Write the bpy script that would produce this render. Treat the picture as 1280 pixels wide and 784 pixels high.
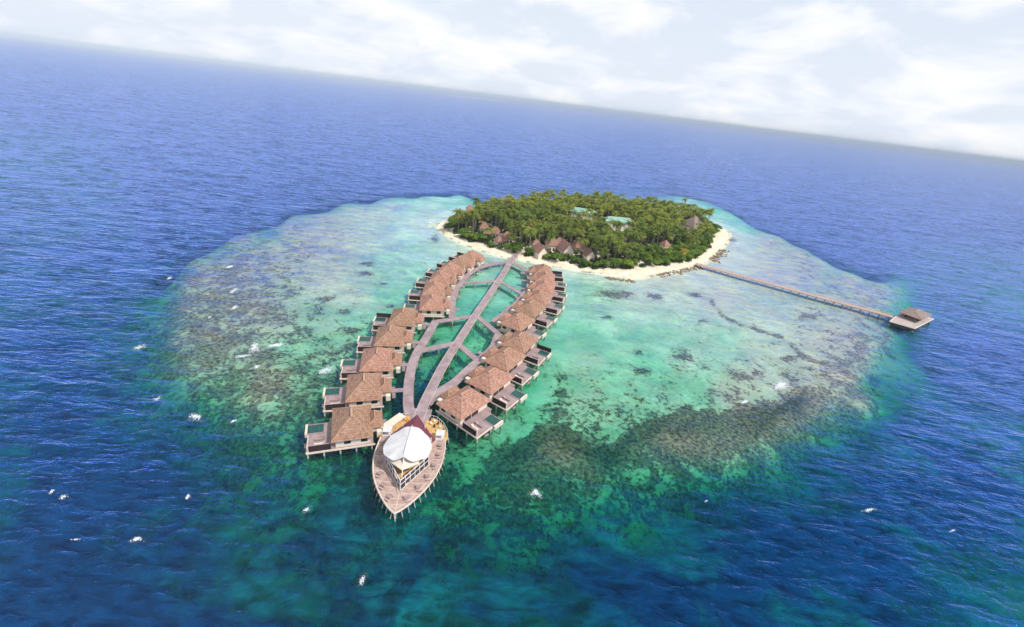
import bpy, bmesh, math, random
import numpy as np
from mathutils import Vector, Matrix
random.seed(7); rng = np.random.default_rng(11)
PI = math.pi; R = math.radians
sc = bpy.context.scene
for o in list(bpy.data.objects): bpy.data.objects.remove(o)
COL = sc.collection

# ------------------------------------------------------------------ camera
F = 540.0; TH = math.atan(.1255); CT, ST = math.cos(TH), math.sin(TH)
P = math.atan((392-122.3)*CT/F); H = 85.0
cam = bpy.data.cameras.new('camera'); co = bpy.data.objects.new('camera', cam); COL.objects.link(co)
cam.sensor_width = 36; cam.lens = 36*F/1280; cam.clip_end = 120000; cam.clip_start = 1
def ray(u, v):          # u right, v down in the levelled camera
    return Vector((u, F*math.cos(P)-v*math.sin(P), -F*math.sin(P)-v*math.cos(P)))
fw = ray(0, 0).normalized()
rt = Vector((CT, ST*math.sin(P), ST*math.cos(P)))
up = rt.cross(fw)
M = Matrix((rt, up, -fw)).transposed().to_4x4(); M.translation = (0, 0, H)
co.matrix_world = M; sc.camera = co
def at(px, py, z=0.0):  # point of the place seen at a pixel of the photograph, at height z
    a = px-640; b = py-392; r = ray(a*CT+b*ST, -a*ST+b*CT); t = (z-H)/r.z
    return Vector((r.x*t, r.y*t, z))
def to_px(X, Y):        # numpy: ground point -> photo pixel
    zc = Y*math.cos(P)+H*math.sin(P); ok = zc > 25; zc = np.maximum(zc, 25)
    u = X/zc*F; v = (H*math.cos(P)-Y*math.sin(P))/zc*F
    return 640+u*CT-v*ST, 392+u*ST+v*CT, ok

# ------------------------------------------------------------------ sky, sun, exposure
SUN_EL, SUN_AZ = 52, 118      # azimuth clockwise from +Y
w = bpy.data.worlds.new('World'); sc.world = w; w.use_nodes = True
nt = w.node_tree; N = nt.nodes; L = nt.links; N.clear()
def nd(tree, t, **k):
    n = tree.nodes.new(t)
    for a, b in k.items():
        if a.startswith('i_'):
            n.inputs[a[2:].replace('_', ' ')].default_value = b
        else: setattr(n, a, b)
    return n
sky = nd(nt, 'ShaderNodeTexSky', sky_type='NISHITA', sun_disc=False)
sky.sun_elevation = R(SUN_EL); sky.sun_rotation = R(SUN_AZ); sky.air_density = 1.3; sky.dust_density = 2.0; sky.ozone_density = 3
bg1 = nd(nt, 'ShaderNodeBackground', i_Strength=0.12); L.new(sky.outputs[0], bg1.inputs[0])
tc = nd(nt, 'ShaderNodeTexCoord'); sep = nd(nt, 'ShaderNodeSeparateXYZ'); L.new(tc.outputs['Generated'], sep.inputs[0])
# project the direction on a cloud layer
mx = nd(nt, 'ShaderNodeMath', operation='MAXIMUM'); L.new(sep.outputs[2], mx.inputs[0]); mx.inputs[1].default_value = 0.0
ad = nd(nt, 'ShaderNodeMath', operation='ADD'); L.new(mx.outputs[0], ad.inputs[0]); ad.inputs[1].default_value = 0.32
dv = nd(nt, 'ShaderNodeVectorMath', operation='DIVIDE'); L.new(tc.outputs['Generated'], dv.inputs[0]); L.new(ad.outputs[0], dv.inputs[1])
cn = nd(nt, 'ShaderNodeTexNoise'); cn.inputs['Scale'].default_value = 2.6; cn.inputs['Detail'].default_value = 9; cn.inputs['Roughness'].default_value = .55
cn.inputs['Distortion'].default_value = .3
L.new(dv.outputs[0], cn.inputs['Vector'])
cr = nd(nt, 'ShaderNodeMapRange', interpolation_type='SMOOTHSTEP'); L.new(cn.outputs[0], cr.inputs[0])
cr.inputs[1].default_value = .42; cr.inputs[2].default_value = .72
# thin high veil near the horizon, thinner overhead
vr = nd(nt, 'ShaderNodeMapRange'); L.new(mx.outputs[0], vr.inputs[0]); vr.inputs[1].default_value = 0.0; vr.inputs[2].default_value = .8
vr.inputs[3].default_value = .97; vr.inputs[4].default_value = .42
cl = nd(nt, 'ShaderNodeMath', operation='MULTIPLY_ADD'); L.new(cr.outputs[0], cl.inputs[0]); cl.inputs[1].default_value = .5; L.new(vr.outputs[0], cl.inputs[2])
cl.use_clamp = True
ccol = nd(nt, 'ShaderNodeMix', data_type='RGBA'); L.new(cr.outputs[0], ccol.inputs[0])
ccol.inputs[6].default_value = (.79, .85, .96, 1); ccol.inputs[7].default_value = (1.0, 1.0, 1.0, 1)
bg2 = nd(nt, 'ShaderNodeBackground', i_Strength=.98); L.new(ccol.outputs[2], bg2.inputs[0])
ms = nd(nt, 'ShaderNodeMixShader'); L.new(cl.outputs[0], ms.inputs[0]); L.new(bg1.outputs[0], ms.inputs[1]); L.new(bg2.outputs[0], ms.inputs[2])
wo = nd(nt, 'ShaderNodeOutputWorld'); L.new(ms.outputs[0], wo.inputs[0])
sun = bpy.data.lights.new('sun', 'SUN'); sun.energy = 3.4; sun.angle = R(.6); sun.color = (1, .955, .88)
so = bpy.data.objects.new('sun', sun); COL.objects.link(so)
el, az = R(SUN_EL), R(SUN_AZ)
sd = Vector((math.sin(az)*math.cos(el), math.cos(az)*math.cos(el), math.sin(el)))
so.rotation_euler = sd.to_track_quat('Z', 'Y').to_euler()
sc.view_settings.view_transform = 'Standard'; sc.view_settings.look = 'None'; sc.view_settings.gamma = 1
sc.view_settings.exposure = 0.12; sc.view_settings.use_curve_mapping = False
sc.render.engine = 'CYCLES'; sc.cycles.volume_bounces = 0; sc.cycles.transparent_max_bounces = 12; sc.cycles.max_bounces = 6

# ------------------------------------------------------------------ helpers
def tag(o, label=None, cat=None, group=None, kind=None):
    if label: o['label'] = label
    if cat: o['category'] = cat
    if group: o['group'] = group
    if kind: o['kind'] = kind
    return o
def empty(name, loc=(0,0,0), rz=0, label=None, cat=None, group=None):
    o = bpy.data.objects.new(name, None); o.empty_display_size = .5; COL.objects.link(o)
    o.location = loc; o.rotation_euler.z = rz
    return tag(o, label, cat, group)
class MB:
    def __init__(s): s.v = []; s.f = []; s.m = []
    def add(s, vs, fs, mi=0):
        b = len(s.v); s.v += [tuple(v) for v in vs]; s.f += [tuple(b+i for i in f) for f in fs]; s.m += [mi]*len(fs); return s
    def box(s, x0, x1, y0, y1, z0, z1, mi=0):
        if x0 > x1: x0, x1 = x1, x0
        if y0 > y1: y0, y1 = y1, y0
        return s.add([(x0,y0,z0),(x1,y0,z0),(x1,y1,z0),(x0,y1,z0),(x0,y0,z1),(x1,y0,z1),(x1,y1,z1),(x0,y1,z1)],
              [(0,3,2,1),(4,5,6,7),(0,1,5,4),(1,2,6,5),(2,3,7,6),(3,0,4,7)], mi)
    def bar(s, a, b, r=.1, n=6, r2=None, mi=0):
        a = Vector(a); b = Vector(b); d = (b-a).normalized(); q = d.to_track_quat('Z', 'Y'); r2 = r if r2 is None else r2
        vs = [a+q@Vector((r*math.cos(2*PI*i/n+.4), r*math.sin(2*PI*i/n+.4), 0)) for i in range(n)]
        vs += [b+q@Vector((r2*math.cos(2*PI*i/n+.4), r2*math.sin(2*PI*i/n+.4), 0)) for i in range(n)]
        fs = [(i, (i+1)%n, n+(i+1)%n, n+i) for i in range(n)]+[tuple(range(n))[::-1], tuple(range(n, 2*n))]
        return s.add(vs, fs, mi)
    def prism(s, poly, z0, z1, mi=0):
        n = len(poly)
        vs = [(p[0],p[1],z0) for p in poly]+[(p[0],p[1],z1) for p in poly]
        return s.add(vs, [tuple(range(n))[::-1], tuple(range(n,2*n))]+[(i,(i+1)%n,n+(i+1)%n,n+i) for i in range(n)], mi)
    def build(s, name, mats, parent=None, smooth=False, mirror=False):
        me = bpy.data.meshes.new(name)
        v = [(-x,y,z) for x,y,z in s.v] if mirror else s.v
        f = [t[::-1] for t in s.f] if mirror else s.f
        me.from_pydata(v, [], f)
        for m in (mats if isinstance(mats, (list, tuple)) else [mats]): me.materials.append(m)
        me.polygons.foreach_set('material_index', s.m)
        if smooth: me.polygons.foreach_set('use_smooth', [True]*len(s.f))
        me.update(); o = bpy.data.objects.new(name, me); COL.objects.link(o)
        if parent: o.parent = parent
        return o
def kids(o): return [c for c in COL.objects if c.parent == o]
def copy_tree(tree, label=None, group=None):
    # tree = (object, [subtrees])
    def rec(t, par):
        c = t[0].copy(); COL.objects.link(c); c.parent = par
        for k in t[1]: rec(k, c)
        return c
    c = rec(tree, None)
    if label: c['label'] = label
    if group: c['group'] = group
    return c
def tree_of(o): return (o, [tree_of(c) for c in list(o.children)])
def np_mesh(name, V, Fq, mat, parent=None):
    me = bpy.data.meshes.new(name); nv = len(V); k = Fq.shape[1]; nf = len(Fq)
    me.vertices.add(nv); me.vertices.foreach_set('co', np.asarray(V, np.float32).ravel())
    me.loops.add(nf*k); me.loops.foreach_set('vertex_index', Fq.astype(np.int32).ravel())
    me.polygons.add(nf); me.polygons.foreach_set('loop_start', np.arange(nf, dtype=np.int32)*k)
    me.polygons.foreach_set('loop_total', np.full(nf, k, np.int32))
    me.update(calc_edges=True); me.validate()
    for m in (mat if isinstance(mat, (list, tuple)) else [mat]): me.materials.append(m)
    o = bpy.data.objects.new(name, me); COL.objects.link(o)
    if parent: o.parent = parent
    return o

# ------------------------------------------------------------------ materials
def mat(name, c1, c2=None, scale=1.0, rough=.85, c3=None, bump=0, bscale=None, bands=None, spec=.3, detail=5, rand=0, stretch=None):
    m = bpy.data.materials.new(name); m.use_nodes = True; t = m.node_tree; b = t.nodes['Principled BSDF']
    b.inputs['Roughness'].default_value = rough; b.inputs['Specular IOR Level'].default_value = spec
    tc = nd(t, 'ShaderNodeTexCoord'); vec = tc.outputs['Object']
    if stretch:
        mp = nd(t, 'ShaderNodeMapping'); mp.inputs['Scale'].default_value = stretch; t.links.new(vec, mp.inputs[0]); vec = mp.outputs[0]
    col = None
    n = nd(t, 'ShaderNodeTexNoise'); n.inputs['Scale'].default_value = scale; n.inputs['Detail'].default_value = detail; n.inputs['Roughness'].default_value = .65
    t.links.new(vec, n.inputs[0])
    rp = nd(t, 'ShaderNodeValToRGB'); e = rp.color_ramp.elements
    e[0].position = .32; e[0].color = (*c1, 1); e[1].position = .68; e[1].color = (*(c2 or c1), 1)
    if c3: x = e.new(.5); x.color = (*c3, 1)
    t.links.new(n.outputs[0], rp.inputs[0]); col = rp.outputs[0]
    if bands:   # (axis, period m, strength): rows of boards or shingles
        ax, per, st = bands
        wv = nd(t, 'ShaderNodeTexWave', wave_type='BANDS', bands_direction=ax, wave_profile='SAW')
        wv.inputs['Scale'].default_value = 1/(per*3.18*1.0)*1.0*PI/ PI; wv.inputs['Distortion'].default_value = .6; wv.inputs['Detail'].default_value = 2
        wv.inputs['Detail Scale'].default_value = 3
        t.links.new(tc.outputs['Object'], wv.inputs[0])
        mm = nd(t, 'ShaderNodeMix', data_type='RGBA', blend_type='MULTIPLY'); mm.inputs[0].default_value = st
        t.links.new(col, mm.inputs[6]); t.links.new(wv.outputs['Color'], mm.inputs[7]); col = mm.outputs[2]
    if rand:
        oi = nd(t, 'ShaderNodeObjectInfo'); hs = nd(t, 'ShaderNodeHueSaturation')
        mr = nd(t, 'ShaderNodeMapRange'); t.links.new(oi.outputs['Random'], mr.inputs[0]); mr.inputs[3].default_value = 1-rand; mr.inputs[4].default_value = 1+rand
        mh = nd(t, 'ShaderNodeMapRange'); t.links.new(oi.outputs['Random'], mh.inputs[0]); mh.inputs[3].default_value = .5+rand*.07; mh.inputs[4].default_value = .5-rand*.07
        t.links.new(mr.outputs[0], hs.inputs['Value']); t.links.new(mh.outputs[0], hs.inputs['Hue']); t.links.new(col, hs.inputs['Color']); col = hs.outputs[0]
    t.links.new(col, b.inputs['Base Color'])
    if bump:
        nb = nd(t, 'ShaderNodeTexNoise'); nb.inputs['Scale'].default_value = bscale or scale*3; nb.inputs['Detail'].default_value = 4
        t.links.new(vec, nb.inputs[0]); bp = nd(t, 'ShaderNodeBump'); bp.inputs['Strength'].default_value = bump; bp.inputs['Distance'].default_value = .1
        t.links.new(nb.outputs[0], bp.inputs['Height']); t.links.new(bp.outputs[0], b.inputs['Normal'])
    return m
def leafmat(name, c1, c2, c3, scale=.35, rand=.25):
    m = mat(name, c1, c2, scale=scale, rough=.6, c3=c3, rand=rand, spec=.25)
    t = m.node_tree; b = t.nodes['Principled BSDF']
    tr = nd(t, 'ShaderNodeBsdfTranslucent'); mxs = nd(t, 'ShaderNodeMixShader'); mxs.inputs[0].default_value = .25
    src = b.inputs['Base Color'].links[0].from_socket; t.links.new(src, tr.inputs[0])
    t.links.new(b.outputs[0], mxs.inputs[1]); t.links.new(tr.outputs[0], mxs.inputs[2])
    t.links.new(mxs.outputs[0], t.nodes['Material Output'].inputs[0])
    return m
MT = dict(
 thatch=mat('thatch', (.25,.125,.085), (.54,.34,.24), 1.3, .9, c3=(.41,.225,.155), bump=.8, bscale=5, bands=('Z', .35, .38), rand=.12, detail=8),
 ridge=mat('ridge_cap', (.42,.25,.16), (.5,.32,.22), 2, .85),
 thatch_grey=mat('grey_thatch', (.17,.125,.11), (.33,.26,.23), 1.2, .95, bump=.6, bscale=4),
 hut=mat('hut_thatch', (.20,.10,.075), (.38,.22,.17), 1.2, .9, bump=.5, bscale=4, rand=.15),
 deck=mat('weathered_boards', (.29,.20,.19), (.44,.33,.325), .7, .85, c3=(.37,.27,.265), bands=('X', .3, .25), stretch=(1,1,1)),
 deck2=mat('boat_deck_boards', (.42,.27,.225), (.60,.44,.39), .8, .8, c3=(.51,.35,.30), bands=('Y', .35, .3)),
 walk=mat('walkway_boards', (.27,.195,.20), (.47,.37,.38), .35, .85, c3=(.37,.28,.29), bump=.4, bscale=4, bands=('Y', .6, .3), detail=9),
 cream=mat('cream_timber', (.62,.50,.40), (.76,.65,.54), 1.5, .7),
 wall=mat('cream_wall', (.66,.56,.45), (.78,.69,.58), 1, .8),
 darkwood=mat('dark_timber', (.018,.010,.012), (.045,.024,.026), 2, .8, stretch=(1,1,3)),
 post=mat('concrete_post', (.40,.33,.30), (.60,.52,.47), 1.2, .9),
 under=mat('underdeck_timber', (.05,.035,.03), (.1,.07,.06), 1.2, .9),  # dark timber for joists and platform skirt
 pool=mat('pool_tile', (.010,.055,.05), (.02,.10,.085), 1.5, .15, spec=.35),
 maroon=mat('maroon_roof', (.135,.028,.05), (.19,.045,.07), 1.2, .8, bump=.2),
 white=mat('white_canvas', (.56,.545,.54), (.66,.65,.64), .9, .75),
 whitepaint=mat('white_paint', (.72,.69,.65), (.82,.79,.75), 2, .6),
 yellow=mat('ochre_boards', (.52,.29,.095), (.66,.42,.17), .9, .75),
 orange=mat('orange_cushion', (.55,.22,.05), (.62,.28,.08), 2, .9),
 black=mat('black_seat', (.012,.012,.014), (.03,.03,.032), 2, .5),
 glass=mat('dark_window_glass', (.012,.015,.018), (.03,.035,.04), .8, .12, spec=.5),
 green=mat('pale_green_roof', (.16,.34,.27), (.30,.50,.42), .4, .6),
 rock=mat('wet_beach_rock', (.10,.07,.045), (.30,.21,.14), .8, .85, bump=.8, bscale=1.5),
 foam=mat('foam', (.72,.76,.80), (.9,.92,.95), 2, .9),
 bark=mat('palm_bark', (.20,.16,.12), (.36,.30,.235), 2, .9),
 palm=leafmat('palm_leaf', (.05,.095,.010), (.32,.36,.045), (.14,.19,.02)),
 palmy=leafmat('yellow_palm_leaf', (.22,.17,.02), (.42,.30,.035), (.32,.26,.03)),
 leaf=leafmat('broad_leaf', (.05,.12,.010), (.22,.31,.025), (.11,.20,.016), scale=.5),
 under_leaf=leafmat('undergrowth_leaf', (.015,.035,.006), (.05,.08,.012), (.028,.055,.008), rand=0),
)
# per-frond colour noise
# ------------------------------------------------------------------ sea bed and water fields
veg_near = [(546,280),(556,287),(563,291),(584.7,303),(603,305),(619.6,311),(638,313),(649,318),(672,322),(696,326),(729,333),(756,335),(788,335.5),
            (809,332),(848,330),(863,325.5),(875,323.5),(893,309),(889.5,297),(901,288)]
veg_far = [(899,276),(880,264),(850,257),(800,250),(735,245),(680,244),(640,246),(600,253),(570,262),(550,271)]
veg_near = [(x, y+(2.6 if 600 < x < 885 else 0)) for x, y in veg_near]
VEG = [at(x,y,.8).xy for x,y in veg_near]+[at(x,y,9).xy for x,y in veg_far]
b_near = [(541,274),(541,282),(555,296),(580,308),(604.6,316),(629.5,323.6),(662.7,329),(696,336),(730,341),(752,344),(773.6,348),(798.6,351.5),(820,346),(845,341.5),
          (863,337),(880.7,334),(891,325),(904,314),(915,300),(914,290)]
cen = sum((Vector(v) for v in VEG), Vector((0,0)))/len(VEG)
BEACH = [at(x,y,0).xy for x,y in b_near]+[Vector(v)+(Vector(v)-cen).normalized()*9 for v in VEG[len(veg_near)+1:]]
def smooth_poly(pts, n=2):
    pts = [Vector(p) for p in pts]
    for _ in range(n):
        q = []
        for i in range(len(pts)):
            a, b = pts[i], pts[(i+1)%len(pts)]; q += [a*.75+b*.25, a*.25+b*.75]
        pts = q
    return pts
VEG = smooth_poly(VEG, 1); BEACH = smooth_poly(BEACH, 1)
def sdist(X, Y, poly):   # >0 inside
    D = np.full(X.shape, 1e9); ins = np.zeros(X.shape, bool); n = len(poly)
    for i in range(n):
        ax, ay = poly[i]; bx, by = poly[(i+1)%n]; dx, dy = bx-ax, by-ay
        t = np.clip(((X-ax)*dx+(Y-ay)*dy)/(dx*dx+dy*dy+1e-9), 0, 1)
        D = np.minimum(D, np.hypot(X-ax-t*dx, Y-ay-t*dy))
        c = ((ay > Y) != (by > Y)) & (X < (bx-ax)*(Y-ay)/((by-ay) if abs(by-ay) > 1e-9 else 1e-9)+ax); ins ^= c
    return np.where(ins, D, -D)
def sstep(a, b, x): t = np.clip((x-a)/(b-a), 0, 1); return t*t*(3-2*t)
# px, py, depth, coral cover, brownness
CP = [(50,150,32,.1,0),(50,300,32,.1,0),(60,450,30,.1,0),(100,560,28,.2,0),(60,700,32,.1,0),(200,700,24,.1,0),(150,630,28,.2,0),(300,200,32,0,0),(500,200,32,0,0),
 (150,330,26,.2,.5),(200,270,26,.2,0),(330,225,28,0,0),(430,205,28,0,0),(560,215,26,0,0),(800,215,30,0,0),(1000,255,30,0,0),(1200,320,30,0,0),(1250,450,30,0,0),(1200,600,30,0,0),
 (1100,700,32,0,0),(900,775,30,.1,0),(950,700,28,.1,0),(1000,650,26,.2,.2),(960,250,26,0,0),
 (200,440,6,.6,.8),(185,400,7,.55,.9),(222,335,6,.6,1),(265,300,7,.5,1),(330,278,6,.4,1),(400,266,4.5,.3,.9),(470,255,3.5,.2,.6),
 (300,325,3,.55,.95),(260,380,3.2,.62,.85),(280,430,3,.62,.7),(340,400,2.2,.5,.65),(330,460,2.6,.6,.6),(380,430,2,.42,.5),(400,340,1.5,.3,.7),(350,320,2.2,.45,.85),
 (400,290,2,.3,.8),(440,300,1.1,.2,.6),(450,270,1.4,.2,.6),(500,282,.4,.05,.4),(530,270,.22,0,0),(505,258,.5,.12,.4),(545,250,.3,0,0),(525,249,.8,.1,.2),(572,243,.5,0,0),(480,268,.9,.22,.6),(480,330,1.2,.15,.5),(520,310,.8,.05,.5),(440,360,1.5,.25,.6),(480,370,1.7,.12,.5),
 (430,410,1.7,.33,.5),(400,470,2.1,.58,.5),(220,480,6,.55,.6),
 (230,520,8,.55,.5),(300,520,3.8,.64,.5),(350,510,3,.64,.4),(380,570,5,.62,.3),(300,590,7.5,.6,.4),(250,580,10,.5,.4),(200,560,14,.4,.4),(360,610,6.5,.6,.4),(380,650,8,.58,.4),
 (300,650,12,.35,.3),(330,710,13,.25,.2),(260,700,16,.2,.1),(430,600,6,.66,.2),(420,660,8.5,.6,.2),(400,730,13,.3,.1),(460,700,11,.45,.1),(450,765,13,.2,0),(560,700,10.5,.5,.1),
 (520,670,8,.6,.1),(600,640,6,.6,.2),(590,745,20,.25,.1),(520,770,15,.2,0),(660,765,14,.1,0),(470,600,6,.66,.1),(560,600,5.5,.64,.2),
 (650,560,4.2,.72,.5),(700,560,3.6,.74,.55),(680,600,5,.64,.3),(740,620,5.5,.6,.2),(700,660,7.5,.5,.1),(760,680,11,.3,.1),(740,740,13,.1,0),(800,760,20,.1,0),(850,700,26,.1,0),
 (820,620,6,.6,.2),(880,600,5,.62,.3),(900,560,4,.64,.6),(850,540,3,.76,.65),(760,560,3.6,.66,.45),(950,540,4,.72,.6),(960,600,7,.56,.45),(1020,560,5.5,.62,.75),(920,660,24,.2,.1),
 (1060,520,5,.58,.85),(1000,505,3,.72,.9),(1100,480,7.5,.45,.8),(1140,430,12,.2,.8),(1080,600,24,.1,0),(1150,550,26,0,0),(1190,430,18,0,0),(1160,380,14,.1,0),(1080,440,3,.6,1),
 (1050,470,2.6,.6,1),(1020,430,1.7,.32,.8),(1085,375,3,.48,1),(1050,400,1.9,.35,.8),(1015,330,2.6,.5,1),(972,304,3,.45,1),(960,300,1.6,.38,.95),(980,340,1.2,.3,.85),(925,277,1.2,.1,.4),(945,275,8,.1,.7),(965,281,14,.1,.8),(1000,293,16,.1,.8),(1032,306,16,.1,.8),(1065,320,17,.1,.8),
 (930,300,.6,.04,.5),(1100,335,14,.2,.9),(1060,300,20,.1,0),(1000,280,14,.2,.5),(1120,400,6,.4,.9),
 (700,370,1.3,.03,0),(750,370,1.3,.2,.5),(800,370,1.2,.14,.6),(850,360,1.1,.14,.6),(900,370,1.1,.2,.8),(700,420,2.2,.06,.2),(800,420,1.8,.12,.3),(900,430,1.5,.2,.5),(960,400,1.3,.22,.6),
 (960,430,1.5,.24,.6),(660,480,3.0,.05,0),(640,535,3.4,.15,.2),(700,470,2.2,.28,.3),(760,480,1.9,.34,.4),(720,510,1.8,.6,.3),(790,500,1.8,.50,.5),(860,480,1.6,.33,.4),(920,490,1.7,.42,.6),
 (760,440,1.8,.18,.2),(950,470,1.5,.38,.6),(690,520,2.2,.56,.3),(740,530,2.2,.58,.3),(860,500,1.8,.48,.5),
 (600,370,1.9,.05,0),(640,350,1.7,.04,0),(640,390,2.3,.06,0),(570,415,3,.15,.1),(600,430,3.6,.3,.1),(540,460,4.2,.42,.1),(570,460,4.2,.42,.1),(525,490,4.4,.5,.1),(480,500,4.6,.56,.1),
 (560,500,4.5,.48,.2),(600,520,4.2,.3,.2),(440,540,5,.6,.1),(470,430,2.6,.35,.1),(520,390,2.2,.2,.1),
 (560,303,.5,.02,0),(600,322,.7,.05,0),(700,347,.9,.02,0),(780,354,.7,.04,.5),(860,345,.8,.06,.6),(920,320,.5,.05,.6),(950,330,.9,.15,.8),(560,250,1,0,0),(600,236,12,0,0),(560,238,14,0,0),(590,230,28,0,0),(640,230,30,0,0),(680,230,30,0,0),
 (700,235,8,0,0),(800,240,5,0,0),(870,255,1.5,0,0),(905,270,.7,0,0),(905,262,5,0,0),(935,262,16,0,0)]
CP += [(140,420,20,.3,.7),(170,460,11,.5,.8),(185,520,12,.5,.6),(180,400,8,.5,.9),(150,500,22,.3,.3),(205,350,7,.5,.8),(228,380,2.6,.62,.85),(240,352,2.4,.6,.9),(228,425,2.8,.62,.7),(235,460,3,.62,.6),(262,340,2.4,.6,.95),(255,410,2.6,.66,.75),(285,380,2.4,.62,.8),(320,380,2.2,.56,.7),(310,350,2.2,.55,.85),(290,480,3,.66,.5),(330,490,2.6,.64,.55),(1105,430,3.2,.62,.95),(1110,400,3.8,.6,.9),(1097,362,3.2,.5,1),(1078,500,3.4,.6,.9),(1058,350,3,.46,1),(998,316,3,.46,1),(1060,420,2.2,.45,.9),(1020,480,2.2,.55,.8),(220,620,18,.3,.2),(175,590,22,.2,.2),(1150,400,15,.1,.5),(1110,440,8,.35,.9),(1120,500,14,.3,.6),(1065,560,10,.5,.7),(1000,620,15,.3,.3),(870,500,2.3,.42,.4),(830,495,2.2,.42,.4),(770,515,2.6,.5,.4),(810,470,2.0,.3,.4),(350,249,26,0,.6),(400,238,26,0,.5),(450,231,26,0,.4),(505,227,26,0,.2),(545,229,24,0,0),(300,250,26,.1,.7),(262,268,24,.2,.7),(345,270,10,.4,1),(400,258,11,.35,1),(460,247,11,.25,.8),(515,240,9,.1,.5),(300,282,8,.45,1),(365,285,2.6,.5,1),(410,275,2.4,.48,1),(455,260,2.2,.42,.9),(420,300,1.8,.4,.9),(380,310,2,.48,.9),(485,257,2,.3,.7),(232,306,22,.3,.6),(205,340,20,.3,.6),(180,380,20,.3,.6),
 (300,292,4,.45,1),(365,270,4,.35,.95),(435,254,3.4,.25,.8),(505,246,2.4,.12,.6),(240,325,4.5,.5,.9),(212,375,5,.55,.8)]
CP = np.array(CP, float)
m_ = (CP[:,4] > .5) & (CP[:,2] < 4.6); k_ = (CP[:,0] > 440) & (CP[:,0] < 665) & (CP[:,1] > 345) & (CP[:,1] < 560); CP[k_,2] *= 1.22; CP[k_,3] += .08; CP[m_,2] = np.maximum(.3, CP[m_,2]*(.46-.22*CP[m_,4]))
PATCH = [(461,328.6,11,4),(458,341,12,4),(488,380,7,3),(480,353,5,2.5),(440,411,10,6),(435,428,6,8),(819,370,13,5),(743,441,7,3),(797,438,8,4),(802,461,13,4),(854,444,12,5),(869,368,10,3),
 (769,367,30,7),(704,467,9,6),(650,635,17,8),(368,650,18,7),(178,502,17,9),(544,299,8,7),(700,487,9,5),(762,462,8,3),(330,592,10,5),(590,598,10,6),(915,300,8,5),(830,395,5,2),(1010,395,16,4),
 (985,447,12,4),(930,470,14,6),(545,420,5,3),(600,437,7,4),(410,372,10,3),(430,388,7,3),(420,720,12,9),(560,690,16,8),(470,680,12,8),(150,440,12,5),(235,540,14,5),(760,395,9,2.5),(880,400,8,2)]
LINE = [(868,368),(890,377),(900,390),(925,405),(950,412),(975,420),(990,430),(1003,443),(1020,450)]
EDGE = np.array([(600,560),(650,540),(690,530),(715,535),(740,550),(765,556),(790,528),(850,512),(900,514),(940,506),(1000,496),(1040,488)], float)
def graded(lo, hi, step0, grow, far):
    a = list(np.arange(lo, hi, step0)); s = step0; x = a[-1]
    while x < far: s *= grow; x += s; a.append(x)
    s = step0; x = a[0]; b = []
    while x > -far: s *= grow; x -= s; b.append(x)
    return np.array(b[::-1]+a)
gx = graded(-190, 300, 1.6, 1.35, 40000); gy = graded(30, 500, 1.6, 1.35, 40000); gy = gy[gy > -6000]
GX, GY = np.meshgrid(gx, gy); X = GX.ravel(); Y = GY.ravel()
px, py, ok = to_px(X, Y)
px = px+0.0; pxc = np.clip(px, -200, 1480); pyc = np.clip(py, 40, 1000)
num = np.zeros((3, len(X))); den = np.zeros(len(X))
for x_, y_, d_, c_, b_ in CP:
    e2 = 15.0**2; k = 1/(((pxc-x_)**2+((pyc-y_)*1.35)**2+e2)**1.6); den += k
    num[0] += k*math.log(d_); num[1] += k*c_; num[2] += k*b_
dl = (num[0]/den).reshape(len(gy), len(gx))
def blur(a, n):
    k = np.hanning(2*n+3)[1:-1]; k /= k.sum()
    for ax in (0, 1):
        p = np.concatenate([np.repeat(a.take([0], ax), n, ax), a, np.repeat(a.take([-1], ax), n, ax)], ax)
        a = sum(k[i]*np.take(p, np.arange(i, i+a.shape[ax]), ax) for i in range(2*n+1))
    return a
b1 = blur(dl, 13); wb_ = sstep(math.log(2.5), math.log(7), b1); dl = dl*(1-wb_)+b1*wb_
depth = np.exp(dl.ravel()); depth = np.where(depth < 4, depth*.72, depth*(.72+.28*np.clip((depth-4)/4, 0, 1))); coral = num[1]/den; brown = num[2]/den
hz = 42+.1255*px
RL = np.array([(185,360),(215,335),(265,300),(330,277),(400,262),(470,252),(545,245),(610,240)], float)
RR = np.array([(860,248),(900,258),(925,270),(985,298),(1030,320),(1090,348),(1125,385)], float)
for A_, m_ in ((RL, sstep(170, 240, px)*sstep(630, 600, px)), (RR, sstep(850, 870, px)*sstep(1125, 1060, px))):
    ex_ = np.maximum(0, np.interp(px, A_[:,0], A_[:,1])-py+4)*m_*ok; depth = depth*np.exp(np.minimum(ex_/11, 3.2))
depth = np.minimum(np.where(ok, depth, 30.), 32.)
far = sstep(115, 60, py-hz) * np.where((px > 520) & (px < 960), 0, 1)
far = np.maximum(far, sstep(92, 60, py-hz)); far = np.maximum(far, sstep(560, 640, Y)); far = np.maximum(far, sstep(44, 34, Y))
depth = depth*(1-far)+32*far
ye = np.interp(px, EDGE[:,0], EDGE[:,1]); dyn = py-ye+3*np.sin(px/27+1)+3.5*np.sin(px/11+py/14)+3*np.sin(px/5.3+py/7); zone = sstep(590, 650, px)*sstep(1060, 980, px)*ok
inside = 1-sstep(-8, 3, dyn)
coral = coral*(1-zone*inside*.06*(dyn > -60)); coral += zone*.36*np.exp(-(np.maximum(dyn, 0)/30)**2)*(dyn > -3)
brown = np.clip(brown+zone*.05*np.exp(-(np.maximum(dyn, 0)/25)**2)*(dyn > -3), 0, 1)
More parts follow.
